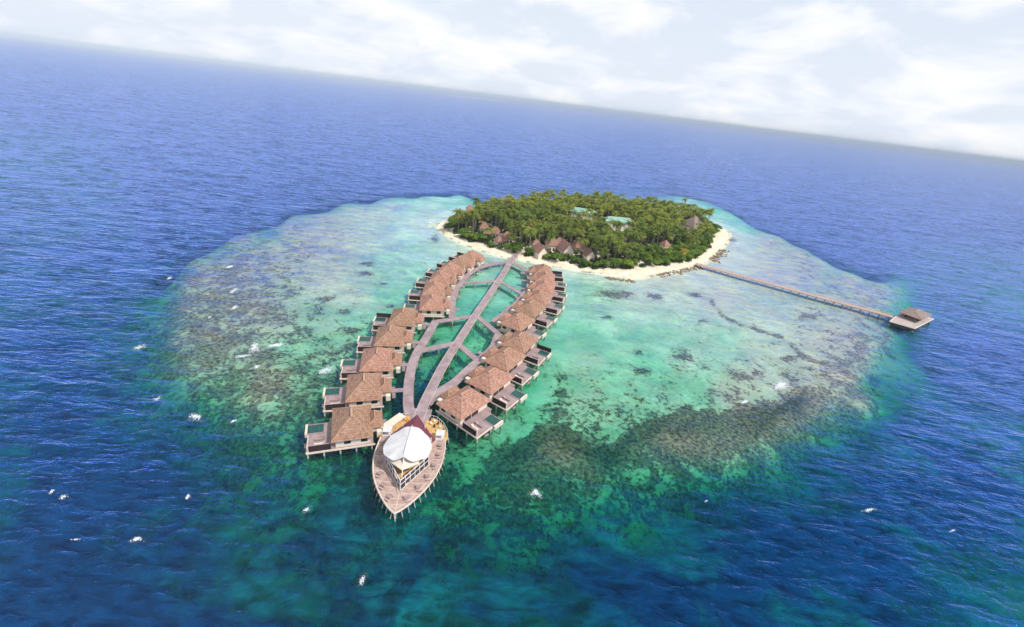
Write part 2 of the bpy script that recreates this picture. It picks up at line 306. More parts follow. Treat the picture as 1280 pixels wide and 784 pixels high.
for x_, y_, rx, ry in PATCH:
    q = ((px-x_)/rx)**2+((py-y_)/ry)**2; g = np.exp(-q*1.2)*ok; coral += g*.6*(1-np.clip(coral, 0, .6)*.6)
    depth = depth*(1-.2*g)
for (ax, ay), (bx, by) in zip(LINE[:-1], LINE[1:]):
    dx, dy = bx-ax, by-ay; t = np.clip(((px-ax)*dx+(py-ay)*dy)/(dx*dx+dy*dy), 0, 1)
    D = np.hypot((px-ax-t*dx)*.9, py-ay-t*dy); coral += np.where(ok, np.exp(-(D/2.6)**2)*.28, 0); brown = np.maximum(brown, np.exp(-(D/4)**2)*.7*ok)
sb = sdist(X, Y, BEACH)
depth = depth*sstep(0, 26, -sb)**.8+.02*(sb < 0)
bedz = np.where(sb > 0, np.minimum(sb*.11, 1.1), -depth)
bedz = np.where((sb > 0), bedz, np.minimum(bedz, -.02))
nx, ny = len(gx), len(gy)
ii = (np.arange(ny-1)[:,None]*nx+np.arange(nx-1)[None,:]).ravel(); Q = np.stack([ii, ii+1, ii+1+nx, ii+nx], 1)
wob = rng.normal(0, .05, len(X))*(np.abs(X) < 400)*(Y < 520)*(sb < 0)*np.clip(depth, 0, 3)
def set_attr(o, name, arr):
    a = o.data.attributes.new(name, 'FLOAT', 'POINT'); a.data.foreach_set('value', np.asarray(arr, np.float32))

def attr(t, name): n = nd(t, 'ShaderNodeAttribute'); n.attribute_name = name; return n.outputs['Fac']
def mathn(t, op, a, b=None, clamp=False, c=None):
    n = nd(t, 'ShaderNodeMath', operation=op); n.use_clamp = clamp
    for i, x in enumerate((a, b, c)):
        if x is None: continue
        if isinstance(x, (int, float)): n.inputs[i].default_value = x
        else: t.links.new(x, n.inputs[i])
    return n.outputs[0]
def mixc(t, f, a, b, bt='MIX'):
    n = nd(t, 'ShaderNodeMix', data_type='RGBA', blend_type=bt)
    for i, x in ((0, f), (6, a), (7, b)):
        if isinstance(x, (int, float)): n.inputs[i].default_value = x
        elif isinstance(x, tuple): n.inputs[i].default_value = (*x, 1)
        else: t.links.new(x, n.inputs[i])
    return n.outputs[2]
def noise(t, vec, s, det=5, ro=.6, dist=0):
    n = nd(t, 'ShaderNodeTexNoise'); n.inputs['Scale'].default_value = s; n.inputs['Detail'].default_value = det; n.inputs['Roughness'].default_value = ro
    n.inputs['Distortion'].default_value = dist
    t.links.new(vec, n.inputs[0]); return n.outputs[0]
def mrange(t, v, a, b, c=0., d=1., smooth=True):
    n = nd(t, 'ShaderNodeMapRange'); n.interpolation_type = 'SMOOTHSTEP' if smooth else 'LINEAR'
    t.links.new(v, n.inputs[0])
    for i, x in enumerate((a, b, c, d)): n.inputs[i+1].default_value = x
    return n.outputs[0]

def bed_material():
    m = bpy.data.materials.new('sea_bed'); m.use_nodes = True; t = m.node_tree; b = t.nodes['Principled BSDF']
    pos = nd(t, 'ShaderNodeNewGeometry').outputs['Position']
    c = attr(t, 'coral'); br = attr(t, 'brown'); sh = attr(t, 'shore')
    n1 = noise(t, pos, .13, 7, .68, .4); n2 = noise(t, pos, .7, 5, .68, .3)
    n = mathn(t, 'ADD', mathn(t, 'MULTIPLY', n1, .55), mathn(t, 'MULTIPLY', n2, .45))
    v = mathn(t, 'ADD', mathn(t, 'MULTIPLY', mathn(t, 'SUBTRACT', n, .5), 2.6), c)
    mask = mrange(t, v, .50, .58)
    v2 = mathn(t, 'ADD', mathn(t, 'MULTIPLY', mathn(t, 'SUBTRACT', noise(t, pos, .24, 6, .72, .5), .5), 3.6), c)
    mask = mathn(t, 'MAXIMUM', mask, mrange(t, v2, .78, .92, 0, .9))
    soft = mrange(t, v, .12, .55, 0, .8)
    sandn = noise(t, pos, .05, 5, .6)
    sand = mixc(t, mrange(t, sandn, .35, .65), (.42,.52,.41), (.58,.70,.57))
    sand = mixc(t, mrange(t, br, .35, 1, 0, .85), sand, (.58,.45,.36))
    n3 = noise(t, pos, .9, 5, .7)
    darkc = mixc(t, mrange(t, n3, .35, .68), (.012,.028,.016), (.19,.24,.13))
    brc = mixc(t, mrange(t, n3, .35, .68), (.11,.07,.06), (.54,.40,.32))
    cor = mixc(t, br, darkc, brc)
    cor = mixc(t, mrange(t, c, .72, .98, 0, .85), cor, mixc(t, mrange(t, n3, .35, .68), (.018,.022,.01), (.15,.15,.075)))
    alg = mixc(t, br, (.22,.40,.22), (.54,.40,.32))
    base = mixc(t, soft, sand, alg)
    base = mixc(t, mask, base, cor)
    # dry beach above the waterline, weed line at the edge
    beach = mixc(t, mrange(t, noise(t, pos, .25, 6, .6), .35, .65), (.66,.55,.40), (.82,.72,.57))
    wet = mrange(t, sh, 0.2, 2.2); wn = mrange(t, noise(t, pos, .12, 6, .7), .5, .6)
    wr = mathn(t, 'MULTIPLY', wn, mrange(t, mathn(t, 'ABSOLUTE', mathn(t, 'SUBTRACT', sh, 1.6)), 2.0, .4))
    base = mixc(t, wet, base, beach); base = mixc(t, mathn(t, 'MULTIPLY', wr, .75), base, (.13,.09,.06))
    t.links.new(base, b.inputs['Base Color']); b.inputs['Roughness'].default_value = .95; b.inputs['Specular IOR Level'].default_value = .1
    bp = nd(t, 'ShaderNodeBump'); bp.inputs['Distance'].default_value = 1.2; bp.inputs['Strength'].default_value = .6
    t.links.new(mathn(t, 'MULTIPLY', n3, mask), bp.inputs['Height']); t.links.new(bp.outputs[0], b.inputs['Normal'])
    return m
def water_material():
    m = bpy.data.materials.new('sea_water'); m.use_nodes = True; t = m.node_tree; t.nodes.remove(t.nodes['Principled BSDF'])
    out = t.nodes['Material Output']; pos = nd(t, 'ShaderNodeNewGeometry').outputs['Position']
    d0 = attr(t, 'depth'); ex = attr(t, 'wave_sheen')
    # currents and sand clouds vary how deep one sees
    cn = noise(t, pos, .055, 6, .62, .8)
    d = mathn(t, 'MULTIPLY', d0, mrange(t, cn, .32, .68, .55, 1.45, False))
    # clear-water tint, one pass
    comb = nd(t, 'ShaderNodeCombineColor')
    for i, k in enumerate((.31, .050, .130)):
        t.links.new(mathn(t, 'EXPONENT', mathn(t, 'MULTIPLY', d, -k)), comb.inputs[i])
    trn = nd(t, 'ShaderNodeBsdfTransparent'); t.links.new(comb.outputs[0], trn.inputs[0])
    a = mathn(t, 'SUBTRACT', 1., mathn(t, 'EXPONENT', mathn(t, 'MULTIPLY', mathn(t, 'POWER', mathn(t, 'DIVIDE', d, 10.5), 2.0), -1.)), True)
    # body of the water: turquoise over the slope, deep blue in the open sea
    body = mixc(t, mrange(t, d, 9, 18), mixc(t, mrange(t, noise(t, pos, .045, 6, .68, 1.2), .42, .60), (.001,.032,.066), (.002,.115,.155)), (.001,.024,.080))
    body = mixc(t, mrange(t, noise(t, pos, .012, 4, .6), .35, .65, 0, .5), body, (.001,.034,.120))
    # waves
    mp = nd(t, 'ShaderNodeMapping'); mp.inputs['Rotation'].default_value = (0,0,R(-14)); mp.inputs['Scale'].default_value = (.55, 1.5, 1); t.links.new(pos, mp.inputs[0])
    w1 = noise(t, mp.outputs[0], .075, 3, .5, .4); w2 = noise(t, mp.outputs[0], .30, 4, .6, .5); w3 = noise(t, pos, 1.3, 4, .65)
    big = mathn(t, 'ADD', mathn(t, 'MULTIPLY', w1, 1.6), mathn(t, 'MULTIPLY', w2, .9))
    hgt = mathn(t, 'ADD', mathn(t, 'MULTIPLY', big, ex), mathn(t, 'MULTIPLY', w3, .10))
    bp = nd(t, 'ShaderNodeBump'); bp.inputs['Distance'].default_value = 1.0; bp.inputs['Strength'].default_value = 1.0
    t.links.new(hgt, bp.inputs['Height'])
    body = mixc(t, 1.0, body, mixc(t, mrange(t, w2, .36, .64, 0, 1, False), (.45,.45,.5), (1.6,1.6,1.5)), 'MULTIPLY')  # light and dark wave streaks painted into the water's body colour
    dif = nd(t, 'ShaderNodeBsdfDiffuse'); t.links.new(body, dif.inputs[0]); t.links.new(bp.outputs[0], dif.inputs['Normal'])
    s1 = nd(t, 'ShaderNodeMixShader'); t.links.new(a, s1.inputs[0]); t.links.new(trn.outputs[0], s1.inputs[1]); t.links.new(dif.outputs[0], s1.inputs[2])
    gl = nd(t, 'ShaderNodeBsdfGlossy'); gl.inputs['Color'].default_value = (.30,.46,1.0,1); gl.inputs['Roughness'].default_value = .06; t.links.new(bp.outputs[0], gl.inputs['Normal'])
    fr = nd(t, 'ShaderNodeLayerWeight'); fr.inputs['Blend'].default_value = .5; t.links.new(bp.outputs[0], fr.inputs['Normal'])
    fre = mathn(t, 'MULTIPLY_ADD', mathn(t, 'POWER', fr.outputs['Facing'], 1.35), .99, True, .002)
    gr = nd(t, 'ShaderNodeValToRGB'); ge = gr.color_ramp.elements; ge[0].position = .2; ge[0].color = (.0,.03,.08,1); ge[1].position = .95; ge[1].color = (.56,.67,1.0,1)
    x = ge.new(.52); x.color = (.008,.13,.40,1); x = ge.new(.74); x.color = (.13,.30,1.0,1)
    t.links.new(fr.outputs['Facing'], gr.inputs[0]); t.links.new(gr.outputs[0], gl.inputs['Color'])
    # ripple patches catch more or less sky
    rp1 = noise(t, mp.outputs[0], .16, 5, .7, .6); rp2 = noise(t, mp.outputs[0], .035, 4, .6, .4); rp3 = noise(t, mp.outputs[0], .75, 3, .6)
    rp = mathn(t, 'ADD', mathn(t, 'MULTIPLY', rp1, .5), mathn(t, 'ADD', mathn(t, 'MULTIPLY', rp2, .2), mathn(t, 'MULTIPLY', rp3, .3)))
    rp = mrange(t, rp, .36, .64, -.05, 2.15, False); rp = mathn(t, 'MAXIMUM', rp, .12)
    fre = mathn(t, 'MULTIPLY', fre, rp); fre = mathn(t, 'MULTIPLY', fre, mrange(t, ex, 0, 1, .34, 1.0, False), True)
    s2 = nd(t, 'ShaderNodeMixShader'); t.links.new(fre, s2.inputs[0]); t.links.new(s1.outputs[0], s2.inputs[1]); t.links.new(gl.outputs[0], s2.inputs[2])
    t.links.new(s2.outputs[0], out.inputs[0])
    return m
bed = np_mesh('seabed', np.stack([X, Y, bedz+wob], 1), Q, bed_material()); tag(bed, kind='structure')
set_attr(bed, 'coral', coral); set_attr(bed, 'brown', brown); set_attr(bed, 'shore', sb)
bed.data.polygons.foreach_set('use_smooth', [True]*len(bed.data.polygons))
keep = (sb.reshape(ny, nx) < 6)
kf = (keep[:-1,:-1] & keep[1:,:-1] & keep[:-1,1:] & keep[1:,1:]).ravel()
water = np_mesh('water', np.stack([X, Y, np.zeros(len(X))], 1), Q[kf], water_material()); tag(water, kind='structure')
wave_sheen = np.clip(.6*sstep(1.5, 4, depth)*sstep(360, 290, py)+brown*(.42-.22*(px > 800))*(sb < -25)*(py < 470)*sstep(460, 330, py)+sstep(1.2, 7, depth)*.88+.12, 0, 1)  # sky reflection painted by place: weak in the lagoon, raised towards the far rim
wave_sheen = blur(wave_sheen.reshape(ny, nx), 9).ravel()
set_attr(water, 'depth', np.maximum(depth, .02)); set_attr(water, 'wave_sheen', wave_sheen)

# far sand banks with surf near the horizon
for (x0, y0, x1, y1) in ((440, 100.3, 470, 103.6), (560, 116.5, 640, 125.5), (1195, 195.5, 1236, 201.5)):
    A = at(x0, y0+2.4); B = at(x1, y1+2.4); n_ = (B-A).normalized(); s_ = Vector((-n_.y, n_.x, 0)); w_ = (B-A).length
    ring = []
    for k in range(28):
        t_ = 2*PI*k/28; ring.append((A+B)/2+n_*math.cos(t_)*w_/2*(1+.06*math.sin(5*t_))+s_*math.sin(t_)*w_*.045*(1+.25*math.sin(3*t_)))
    b_ = MB(); b_.prism([(p.x, p.y) for p in ring], -.5, 1.2)
    o = b_.build('sandbank', mat('bank_sand', (.62,.6,.55), (.75,.73,.68), .01)); tag(o, kind='structure')

# ------------------------------------------------------------------ haze
hb = MB(); hb.box(-41500, 41500, -7500, 41500, -40, 125)
hz_m = bpy.data.materials.new('haze'); hz_m.use_nodes = True; t = hz_m.node_tree; t.nodes.remove(t.nodes['Principled BSDF'])
pv = nd(t, 'ShaderNodeVolumePrincipled'); pv.inputs['Color'].default_value = (.76,.87,1,1); pv.inputs['Density'].default_value = .000085; pv.inputs['Anisotropy'].default_value = -.5
t.links.new(pv.outputs[0], t.nodes['Material Output'].inputs['Volume'])
HAZE = hb.build('haze', hz_m); tag(HAZE, kind='stuff', label='pale haze over the open sea', cat='haze')

# ------------------------------------------------------------------ water villas
def hip_roof(x0, x1, y0, y1, ze, zr, ridge, axis='y', mb=None, over=.18):
    mb = mb or MB(); cx, cy = (x0+x1)/2, (y0+y1)/2
    if axis == 'y': r0, r1 = (cx, y0+ridge[0], zr), (cx, y1-ridge[1], zr)
    else: r0, r1 = (x0+ridge[0], cy, zr), (x1-ridge[1], cy, zr)
    c = [(x0,y0,ze),(x1,y0,ze),(x1,y1,ze),(x0,y1,ze)]; t = .22
    lo = [(a,b,z-t) for a,b,z in c]
    v = c+[r0, r1]+lo
    if axis == 'y': f = [(0,1,4),(1,2,5,4),(2,3,5),(3,0,4,5)]
    else: f = [(3,0,4),(0,1,5,4),(1,2,5),(2,3,4,5)]
    mb.add(v, f+[(6,9,8,7)]); mb.add(v, [(0,6,7,1),(1,7,8,2),(2,8,9,3),(3,9,6,0)], 1)
    pr = [(0,4),(1,4),(2,5),(3,5)] if axis == 'y' else [(0,4),(3,4),(1,5),(2,5)]
    for i, j in pr: mb.bar(Vector(v[i])+Vector((0,0,.02)), Vector(v[j])+Vector((0,0,.03)), .11, 4, mi=1)
    mb.bar(Vector(r0)+Vector((0,0,.04)), Vector(r1)+Vector((0,0,.04)), .13, 4, mi=1)
    return mb
def make_villa(mir, end_wall=False):
    # local x outward to the sea, y along the row away from the camera, z=0 water
    root = empty('water_villa'); K = dict(mirror=mir)
    roof = hip_roof(-9.6, .3, -.3, 12.6, 4.75, 8.1, (5.2, 4.4)); r_ = roof.build('main_roof', [MT['thatch'], MT['ridge']], root, **K)
    fin = MB(); fin.box(-4.9,-4.4,4.3,7.6,8.05,8.35); fin.build('ridge_cap', MT['ridge'], r_, **K)
    hip_roof(-12.4, -8.2, 3.6, 9.6, 4.3, 6.2, (1.4, 1.4)).build('entrance_roof', [MT['thatch'], MT['ridge']], root, **K)
    w_ = MB(); w_.box(-8.9,-.6,.5,11.8,2.05,4.6); w_.box(-11.8,-8.9,4.3,8.9,2.05,4.2); wl = w_.build('wall', MT['wall'], root, **K)
    g_ = MB(); g_.box(-.62,-.5,2.0,7.8,2.15,4.3); g_.build('glass_door', MT['glass'], wl, **K)
    for y in (2.0, 4.9, 7.8):
        m_ = MB(); m_.box(-.5,-.42,y-.07,y+.07,2.15,4.35); m_.build('door_frame', MT['cream'], wl, **K)
    for x in (-7.4, -3.4):
        m_ = MB(); m_.box(x-.8,x+.8,.42,.5,2.9,4.1); m_.build('window', MT['glass'], wl, **K)
    d_ = MB(); d_.box(-9.6,6.0,.25,6.6,1.75,2.02); d_.box(-9.6,1.1,6.602,12.2,1.75,2.02); d_.box(1.1,2.2,6.602,10.6,1.75,2.02); dk = d_.build('deck', MT['deck'], root, **K)
    s_ = MB()
    s_.box(6.27,6.9,3.0,4.4,.9,1.1)
    s_.build('bathing_step', MT['deck'], dk, **K)
    b_ = MB(); b_.box(-10.0,6.25,-.02,.25,1.55,1.95); b_.build('edge_beam', MT['cream'], root, **K)
    b_ = MB(); b_.box(6.0,6.25,.25,6.6,1.55,1.95); b_.build('edge_beam', MT['cream'], root, **K)
    b_ = MB(); b_.box(-9.5,5.9,.3,.5,1.1,1.75); b_.box(5.7,5.9,.5,11.5,1.1,1.74); b_.box(-9.5,5.9,6.0,6.2,1.1,1.74); b_.build('joist', MT['under'], root, **K)
    p_ = MB(); p_.box(.5,5.6,.26,.44,2.02,3.9); pw = p_.build('privacy_wall', MT['darkwood'], root, **K)
    p_ = MB(); p_.box(5.6,5.85,.22,.5,1.95,4.05); p_.build('wall_post', MT['cream'], pw, **K)
    c_ = MB(); c_.box(.5,5.6,.22,.5,3.902,3.98); c_.build('wall_cap', MT['deck'], pw, **K)
    if end_wall:
        p_ = MB(); p_.box(.5,6.4,10.8,11.0,1.9,3.6); p_.build('privacy_wall', MT['darkwood'], root, **K)
    # plunge pool
    po = MB(); po.box(2.2,6.4,6.75,7.05,1.1,2.06); po.box(2.2,6.4,10.25,10.5,1.1,2.06); po.box(2.2,2.5,7.05,10.25,1.1,2.06); po.build('pool_edge', MT['deck'], root, **K)
    po = MB(); po.box(6.4,6.95,6.75,10.5,1.0,2.25)
    po.box(2.5,6.4,7.05,10.25,1.1,1.25); pl = po.build('plunge_pool', MT['cream'], root, **K)
    po = MB(); po.box(2.5,6.4,7.05,10.25,1.9,1.98); po.build('pool_water', MT['pool'], pl, **K)
    # sun beds on the deck
    for y in (2.4, 4.2):
        l_ = MB(); l_.box(2.6,4.5,y-.35,y+.35,2.3,2.42); l_.add([(2.6,y-.35,2.42),(2.6,y+.35,2.42),(2.0,y+.35,2.85),(2.0,y-.35,2.85),(2.6,y-.35,2.3),(2.6,y+.35,2.3)],[(0,1,2,3),(4,5,1,0),(3,2,5,4)])
        for lx in (2.7,4.4): l_.box(lx-.04,lx+.04,y-.3,y-.22,2.02,2.3); l_.box(lx-.04,lx+.04,y+.22,y+.3,2.02,2.3)
        l_.build('deck_bed', MT['deck'] if y > 3 else MT['cream'], root, **K)
    for x, y in [(-9.2,.45),(-5.4,.45),(-1.6,.45),(2.2,.45),(5.9,.45),(5.9,6.2),(6.4,10.3),(1.2,11.4),(-3.6,11.6),(-9.2,11.6),(-9.2,6)]:
        s_ = MB(); s_.box(x-.17,x+.17,y-.17,y+.17,-5.5,1.56); s_.build('stilt', MT['post'], root, **K)
    c_ = MB(); c_.box(-16.4,-9.6,6.2,8.0,1.72,1.98); c_.box(-13.4,-12.4,3.9,9.3,1.4,1.7); c_.build('entrance_bridge', MT['walk'], root, **K)
    p_ = MB(); p_.box(-11.9,-10.6,2.2,3.5,2.0,3.7); p_.build('storage_box', MT['wall'], root, **K)
    return root
def U(a): return Vector((math.cos(R(a)), math.sin(R(a))))
# outer near roof corner, heading of 'outward'
LN = [((-31.1,82.7),22),((-33.6,97.5),19),((-35.0,111.7),15),((-35.7,126.6),12),((-35.7,141.2),8)]
LF = [((-27.6,156.9),12),((-30.0,170),6),((-30.7,182.6),0),((-29.6,195),-6),((-27.2,207),-13),((-23.9,218),-20)]
RN = [((-10.3,92.9),-35),((-3.3,105.8),-31),((0.8,119.1),-28),((5.9,131.6),-24)]
RF = [((4.0,147.5),-27),((9.5,161),-22),((14.2,173.8),-17),((17.3,187),-10),((18.8,199.6),-3),((18.8,211.6),4)]
proto = {}
VILLAS = []
def ordw(i): return ['first','second','third','fourth','fifth','sixth'][i]
def put_villa(side, pos, ang, label, group, end=False):
    k = (side, end)
    if k not in proto:
        o = make_villa(side == 'L', end); proto[k] = tree_of(o)
    else: o = copy_tree(proto[k])
    if side == 'R': o.location = (pos[0], pos[1], 0); o.rotation_euler.z = R(ang)
    else:
        u = -U(ang); o.location = (pos[0]+u.x*9.6, pos[1]+u.y*9.6, 0); o.rotation_euler.z = R(ang)
    tag(o, label, 'villa', group); return o
GV = 'thatched villas on stilts along the boardwalk'
ln = ['largest left-hand villa on stilts, nearest the camera beside the boat-shaped deck', 'second stilt villa up the left row, behind the nearest one',
      'middle villa of the near left cluster, with foam streaks off its deck', 'fourth stilt villa up the left row, smaller brown hip roof', 'fifth villa up the left row, at the water gap before the far left cluster']
lf = ['brown villa just beyond the gap in the left row, front of the far left cluster', 'second villa of the far left cluster, behind its front roof', 'third villa of the far left cluster',
      'fourth villa of the far left cluster', 'fifth villa of the far left cluster, last but one before the island', 'last villa of the left row, nearest the beach']
rn = ['nearest right-hand villa with a clear green plunge pool, beside the ochre terrace', 'second villa up the right row, sandy brown roof and white pool edge',
      'third villa up the right row', 'fourth villa up the right row, at the gap before the far right cluster']
rf = ['villa just beyond the gap in the right row, front of the far right cluster', 'second villa of the far right cluster', 'third villa of the far right cluster, midway along its curve',
      'fourth villa of the far right cluster', 'fifth villa of the far right cluster, last but one before the beach', 'last villa of the right row, nearest the island beach']
for S_, T_, labs in (('L', LN, ln), ('L', LF, lf), ('R', RN, rn), ('R', RF, rf)):
    for i, (p_, a_) in enumerate(T_): put_villa(S_, p_, a_, labs[i], GV, i == len(T_)-1)

# ------------------------------------------------------------------ leaf-shaped boardwalk
WK = [ # (name, width, pixel path)
 ('spine_walkway', 3.0, [(651,311),(638.6,327),(623.4,351),(594,394.6),(570.7,430.4),(553,459),(540.4,483.7),(531,503),(523,524)]),
 ('side_walkway', 2.7, [(638.6,327),(613.6,330.4),(592,338.4),(576,353.6),(567,371.4),(565.2,392.9),(566,398)]),
 ('side_walkway', 2.7, [(641,329),(656.4,337),(661.8,346.4),(661,359),(654.6,368.8),(644,380.4),(617,402.5)]),
 ('side_walkway', 3.0, [(545,401),(532.6,422.4),(522.4,438.8),(515,457),(511.5,475),(510.5,490.5),(510.5,505),(514,525)]),
 ('side_walkway', 3.0, [(623.5,417),(616,434.7),(599.6,449.5),(583,464),(567,478.5),(549,490),(533,505)]),
 ('cross_walkway', 2.3, [(576,353.6),(622,351)]), ('cross_walkway', 2.3, [(626,352),(654.6,368.8)]),
 ('cross_walkway', 2.5, [(543,402),(594,394.6)]), ('cross_walkway', 2.5, [(595.7,394.6),(623,417)]),
 ('cross_walkway', 2.5, [(524,438.4),(569,428.8)]), ('cross_walkway', 2.5, [(574,430.6),(596.5,450)]),
]
bw = empty('boardwalk', at(594,394.6,0), 0, 'leaf-shaped grey-mauve boardwalk on stilts between the two villa rows', 'boardwalk')
def ribbon(pts, wd, z0, z1, org, mb=None):
    mb = mb or MB(); pts = [Vector((p[0], p[1])) for p in pts]
    # resample with Catmull-Rom
    q = []
    for i in range(len(pts)-1):
        p0 = pts[max(i-1,0)]; p1 = pts[i]; p2 = pts[i+1]; p3 = pts[min(i+2,len(pts)-1)]; n = 6 if len(pts) > 2 else 1
        for k in range(n):
            t = k/n; q.append(.5*((2*p1)+(p2-p0)*t+(2*p0-5*p1+4*p2-p3)*t*t+(3*p1-p0-3*p2+p3)*t**3))
    q.append(pts[-1]); L_, R_ = [], []
    for i, p in enumerate(q):
        d = (q[min(i+1,len(q)-1)]-q[max(i-1,0)]).normalized(); s = Vector((-d.y, d.x))*wd/2
        L_.append(p+s-org); R_.append(p-s-org)
    vs = []
    for a, b in zip(L_, R_): vs += [(a.x,a.y,z1),(b.x,b.y,z1),(b.x,b.y,z0),(a.x,a.y,z0)]
    fs = []
    for i in range(len(q)-1):
        k = 4*i
        for a in range(4): fs.append((k+a, k+4+a, k+4+(a+1)%4, k+(a+1)%4))
    fs += [(0,1,2,3), (len(vs)-1,len(vs)-2,len(vs)-3,len(vs)-4)]
    mb.add(vs, fs); return mb, q, L_, R_
org = Vector((bw.location.x, bw.location.y)); stl = []
for k, (nm, wd, pp) in enumerate(WK):
    zt = 2.0-.004*k-(.05 if 'cross' in nm else 0)
    pts = [at(x, y, 2.0).xy for x, y in pp]
    mb, q, L_, R_ = ribbon(pts, wd, zt-.3, zt, org); o = mb.build(nm, MT['walk'], bw)
    for side in (L_, R_):
        kb = MB()
        for a, b in zip(side[:-1], side[1:]):
            if (b-a).length > .05: kb.bar((a.x,a.y,zt+.02),(b.x,b.y,zt+.02), .06, 4)
        kb.build('edge_rail', MT['cream'] if 'spine' in nm else MT['deck'], o)
    acc = 0; last = q[0]
    for i in range(1, len(q)):
        seg = (q[i]-q[i-1]).length; m_ = max(1, int(seg/1.0))
        for j in range(m_):
            acc += seg/m_
            if acc > 7:
                acc = 0; t_ = (j+1)/m_; stl.append(L_[i-1].lerp(L_[i], t_)*.97+R_[i-1].lerp(R_[i], t_)*.03); stl.append(R_[i-1].lerp(R_[i], t_)*.97+L_[i-1].lerp(L_[i], t_)*.03)
stl.sort(key=lambda p: p.y+org.y)
sm = MB(); sm.box(-.15,.15,-.15,.15,-5.5,1.74); s0 = sm.build('stilt', MT['post'], bw); s0.location = (stl[0].x, stl[0].y, 0)
for p_ in stl[1:99]:
    c = s0.copy(); COL.objects.link(c); c.parent = bw; c.location = (p_.x, p_.y, 0)
sm = MB()
for p_ in stl[99:]: sm.box(p_.x-.15,p_.x+.15,p_.y-.15,p_.y+.15,-4,1.74)
tag(sm.build('stilt', MT['post'], bw), kind='stuff')

# ------------------------------------------------------------------ boat-shaped restaurant deck
BO = Vector((-21.2, 80.0)); AX = (Vector((-22.6, 94.5))-Vector((-20.1, 63.5))).normalized()
rz_b = math.atan2(AX.y, AX.x)-PI/2
def bl(x, y):            # world -> local of the deck (y to the back)
    d = Vector((x, y))-BO; c, s = math.cos(-rz_b), math.sin(-rz_b); return (d.x*c-d.y*s, d.x*s+d.y*c)
rst = empty('restaurant_deck', (BO.x, BO.y, 0), rz_b, 'boat-shaped timber dining deck on stilts with pointed bow towards the camera', 'dining deck')
HULL_R = [(0,-16.8),(1.5,-15.6),(3.2,-13.6),(5.0,-11),(6.6,-8),(7.8,-4.6),(8.5,-1),(8.6,3),(8.4,6)]
HULL_L = [(-8.4,6),(-8.6,3),(-8.5,-1),(-7.8,-4.6),(-6.6,-8),(-5.0,-11),(-3.2,-13.6),(-1.5,-15.6)]
def smooth_open(p, n=2):
    for _ in range(n):
        q = [p[0]]
        for a, b in zip(p[:-1], p[1:]): q += [(a[0]*.75+b[0]*.25, a[1]*.75+b[1]*.25), (a[0]*.25+b[0]*.75, a[1]*.25+b[1]*.75)]
        p = q+[p[-1]]
    return p
hr = smooth_open(HULL_R, 1); hl = smooth_open(HULL_L+[(0,-16.8)], 1)[:-1]
hull = hr+hl
d_ = MB(); d_.prism(hull, 1.85, 2.15); dk = d_.build('deck', MT['deck2'], rst)
r_ = MB()
def rim(mb, pts, z0, z1, t_=.22):
    for a, b in zip(pts[:-1], pts[1:]):
        mb.bar((a[0],a[1],(z0+z1)/2),(b[0],b[1],(z0+z1)/2), t_, 4)
rim(r_, hr, 2.1, 2.3, .2); r_.build('rim', MT['cream'], rst)
r_ = MB(); rim(r_, hl+[(0,-16.8)], 2.1, 2.3, .2); r_.build('rim', MT['cream'], rst)
# plank seams running across both halves, and the keel seam
s_ = MB()
s_.box(-.06,.06,-16.2,-10.9,2.152,2.17)
for y in np.arange(-14.5, 5, 1.55):
    lim = np.interp(-y, [-6,1,4.6,8,11,13.6,15.6], [8.3,8.3,7.6,6.4,4.8,3.0,1.3])
    inn = max(0, np.interp(y, [-11,-3], [0, 5.9]))
    for sgn in (-1, 1): s_.box(sgn*inn, sgn*lim, y-.05, y+.05, 2.152, 2.168)
for sgn in (-1,1):
    for f_ in (.55,):
        pts = [(sgn*x*.86, y*.93) for x, y in [(abs(a), b) for a, b in HULL_R if b < 4]]
        for a, b in zip(pts[:-1], pts[1:]): s_.bar((a[0],a[1],2.155),(b[0],b[1],2.155), .05, 4)
s_.build('board_seam', MT['cream'], rst)
# slanting fender posts and stilts round the hull
k = 0
per = [Vector(p) for p in hull]; L0 = 0; nextd = 0; spots = []
for a, b in zip(per, per[1:]+per[:1]):
    sl = (b-a).length; d = 0
    while nextd <= L0+sl:
        t_ = (nextd-L0)/sl; p_ = a.lerp(b, t_); nrm = Vector(((b-a).y, -(b-a).x)).normalized()
        if p_.y < 5.6: spots.append((p_, nrm))
        nextd += 1.75
    L0 += sl
for p_, nrm in spots:
    q_ = p_-nrm*.2; o_ = p_+nrm*.75
    s_ = MB(); s_.bar((q_.x,q_.y,1.9),(o_.x,o_.y,-1.5), .1, 5); s_.bar((o_.x,o_.y,-1.5),(o_.x+nrm.x*.3,o_.y+nrm.y*.3,-3), .1, 5)
    s_.build('fender_post', MT['post'], rst)
for x, y in [(0,-16.2),(-2.6,-12.5),(2.6,-12.5),(-5.2,-8),(5.2,-8),(-6.8,-3),(6.8,-3),(-7.2,2),(7.2,2),(-7.4,6),(7.4,6),(0,-8),(0,0),(-3,6),(3,6)]:
    s_ = MB(); s_.bar((x,y,-5),(x,y,1.84), .24, 8); s_.build('stilt', MT['post'], rst)
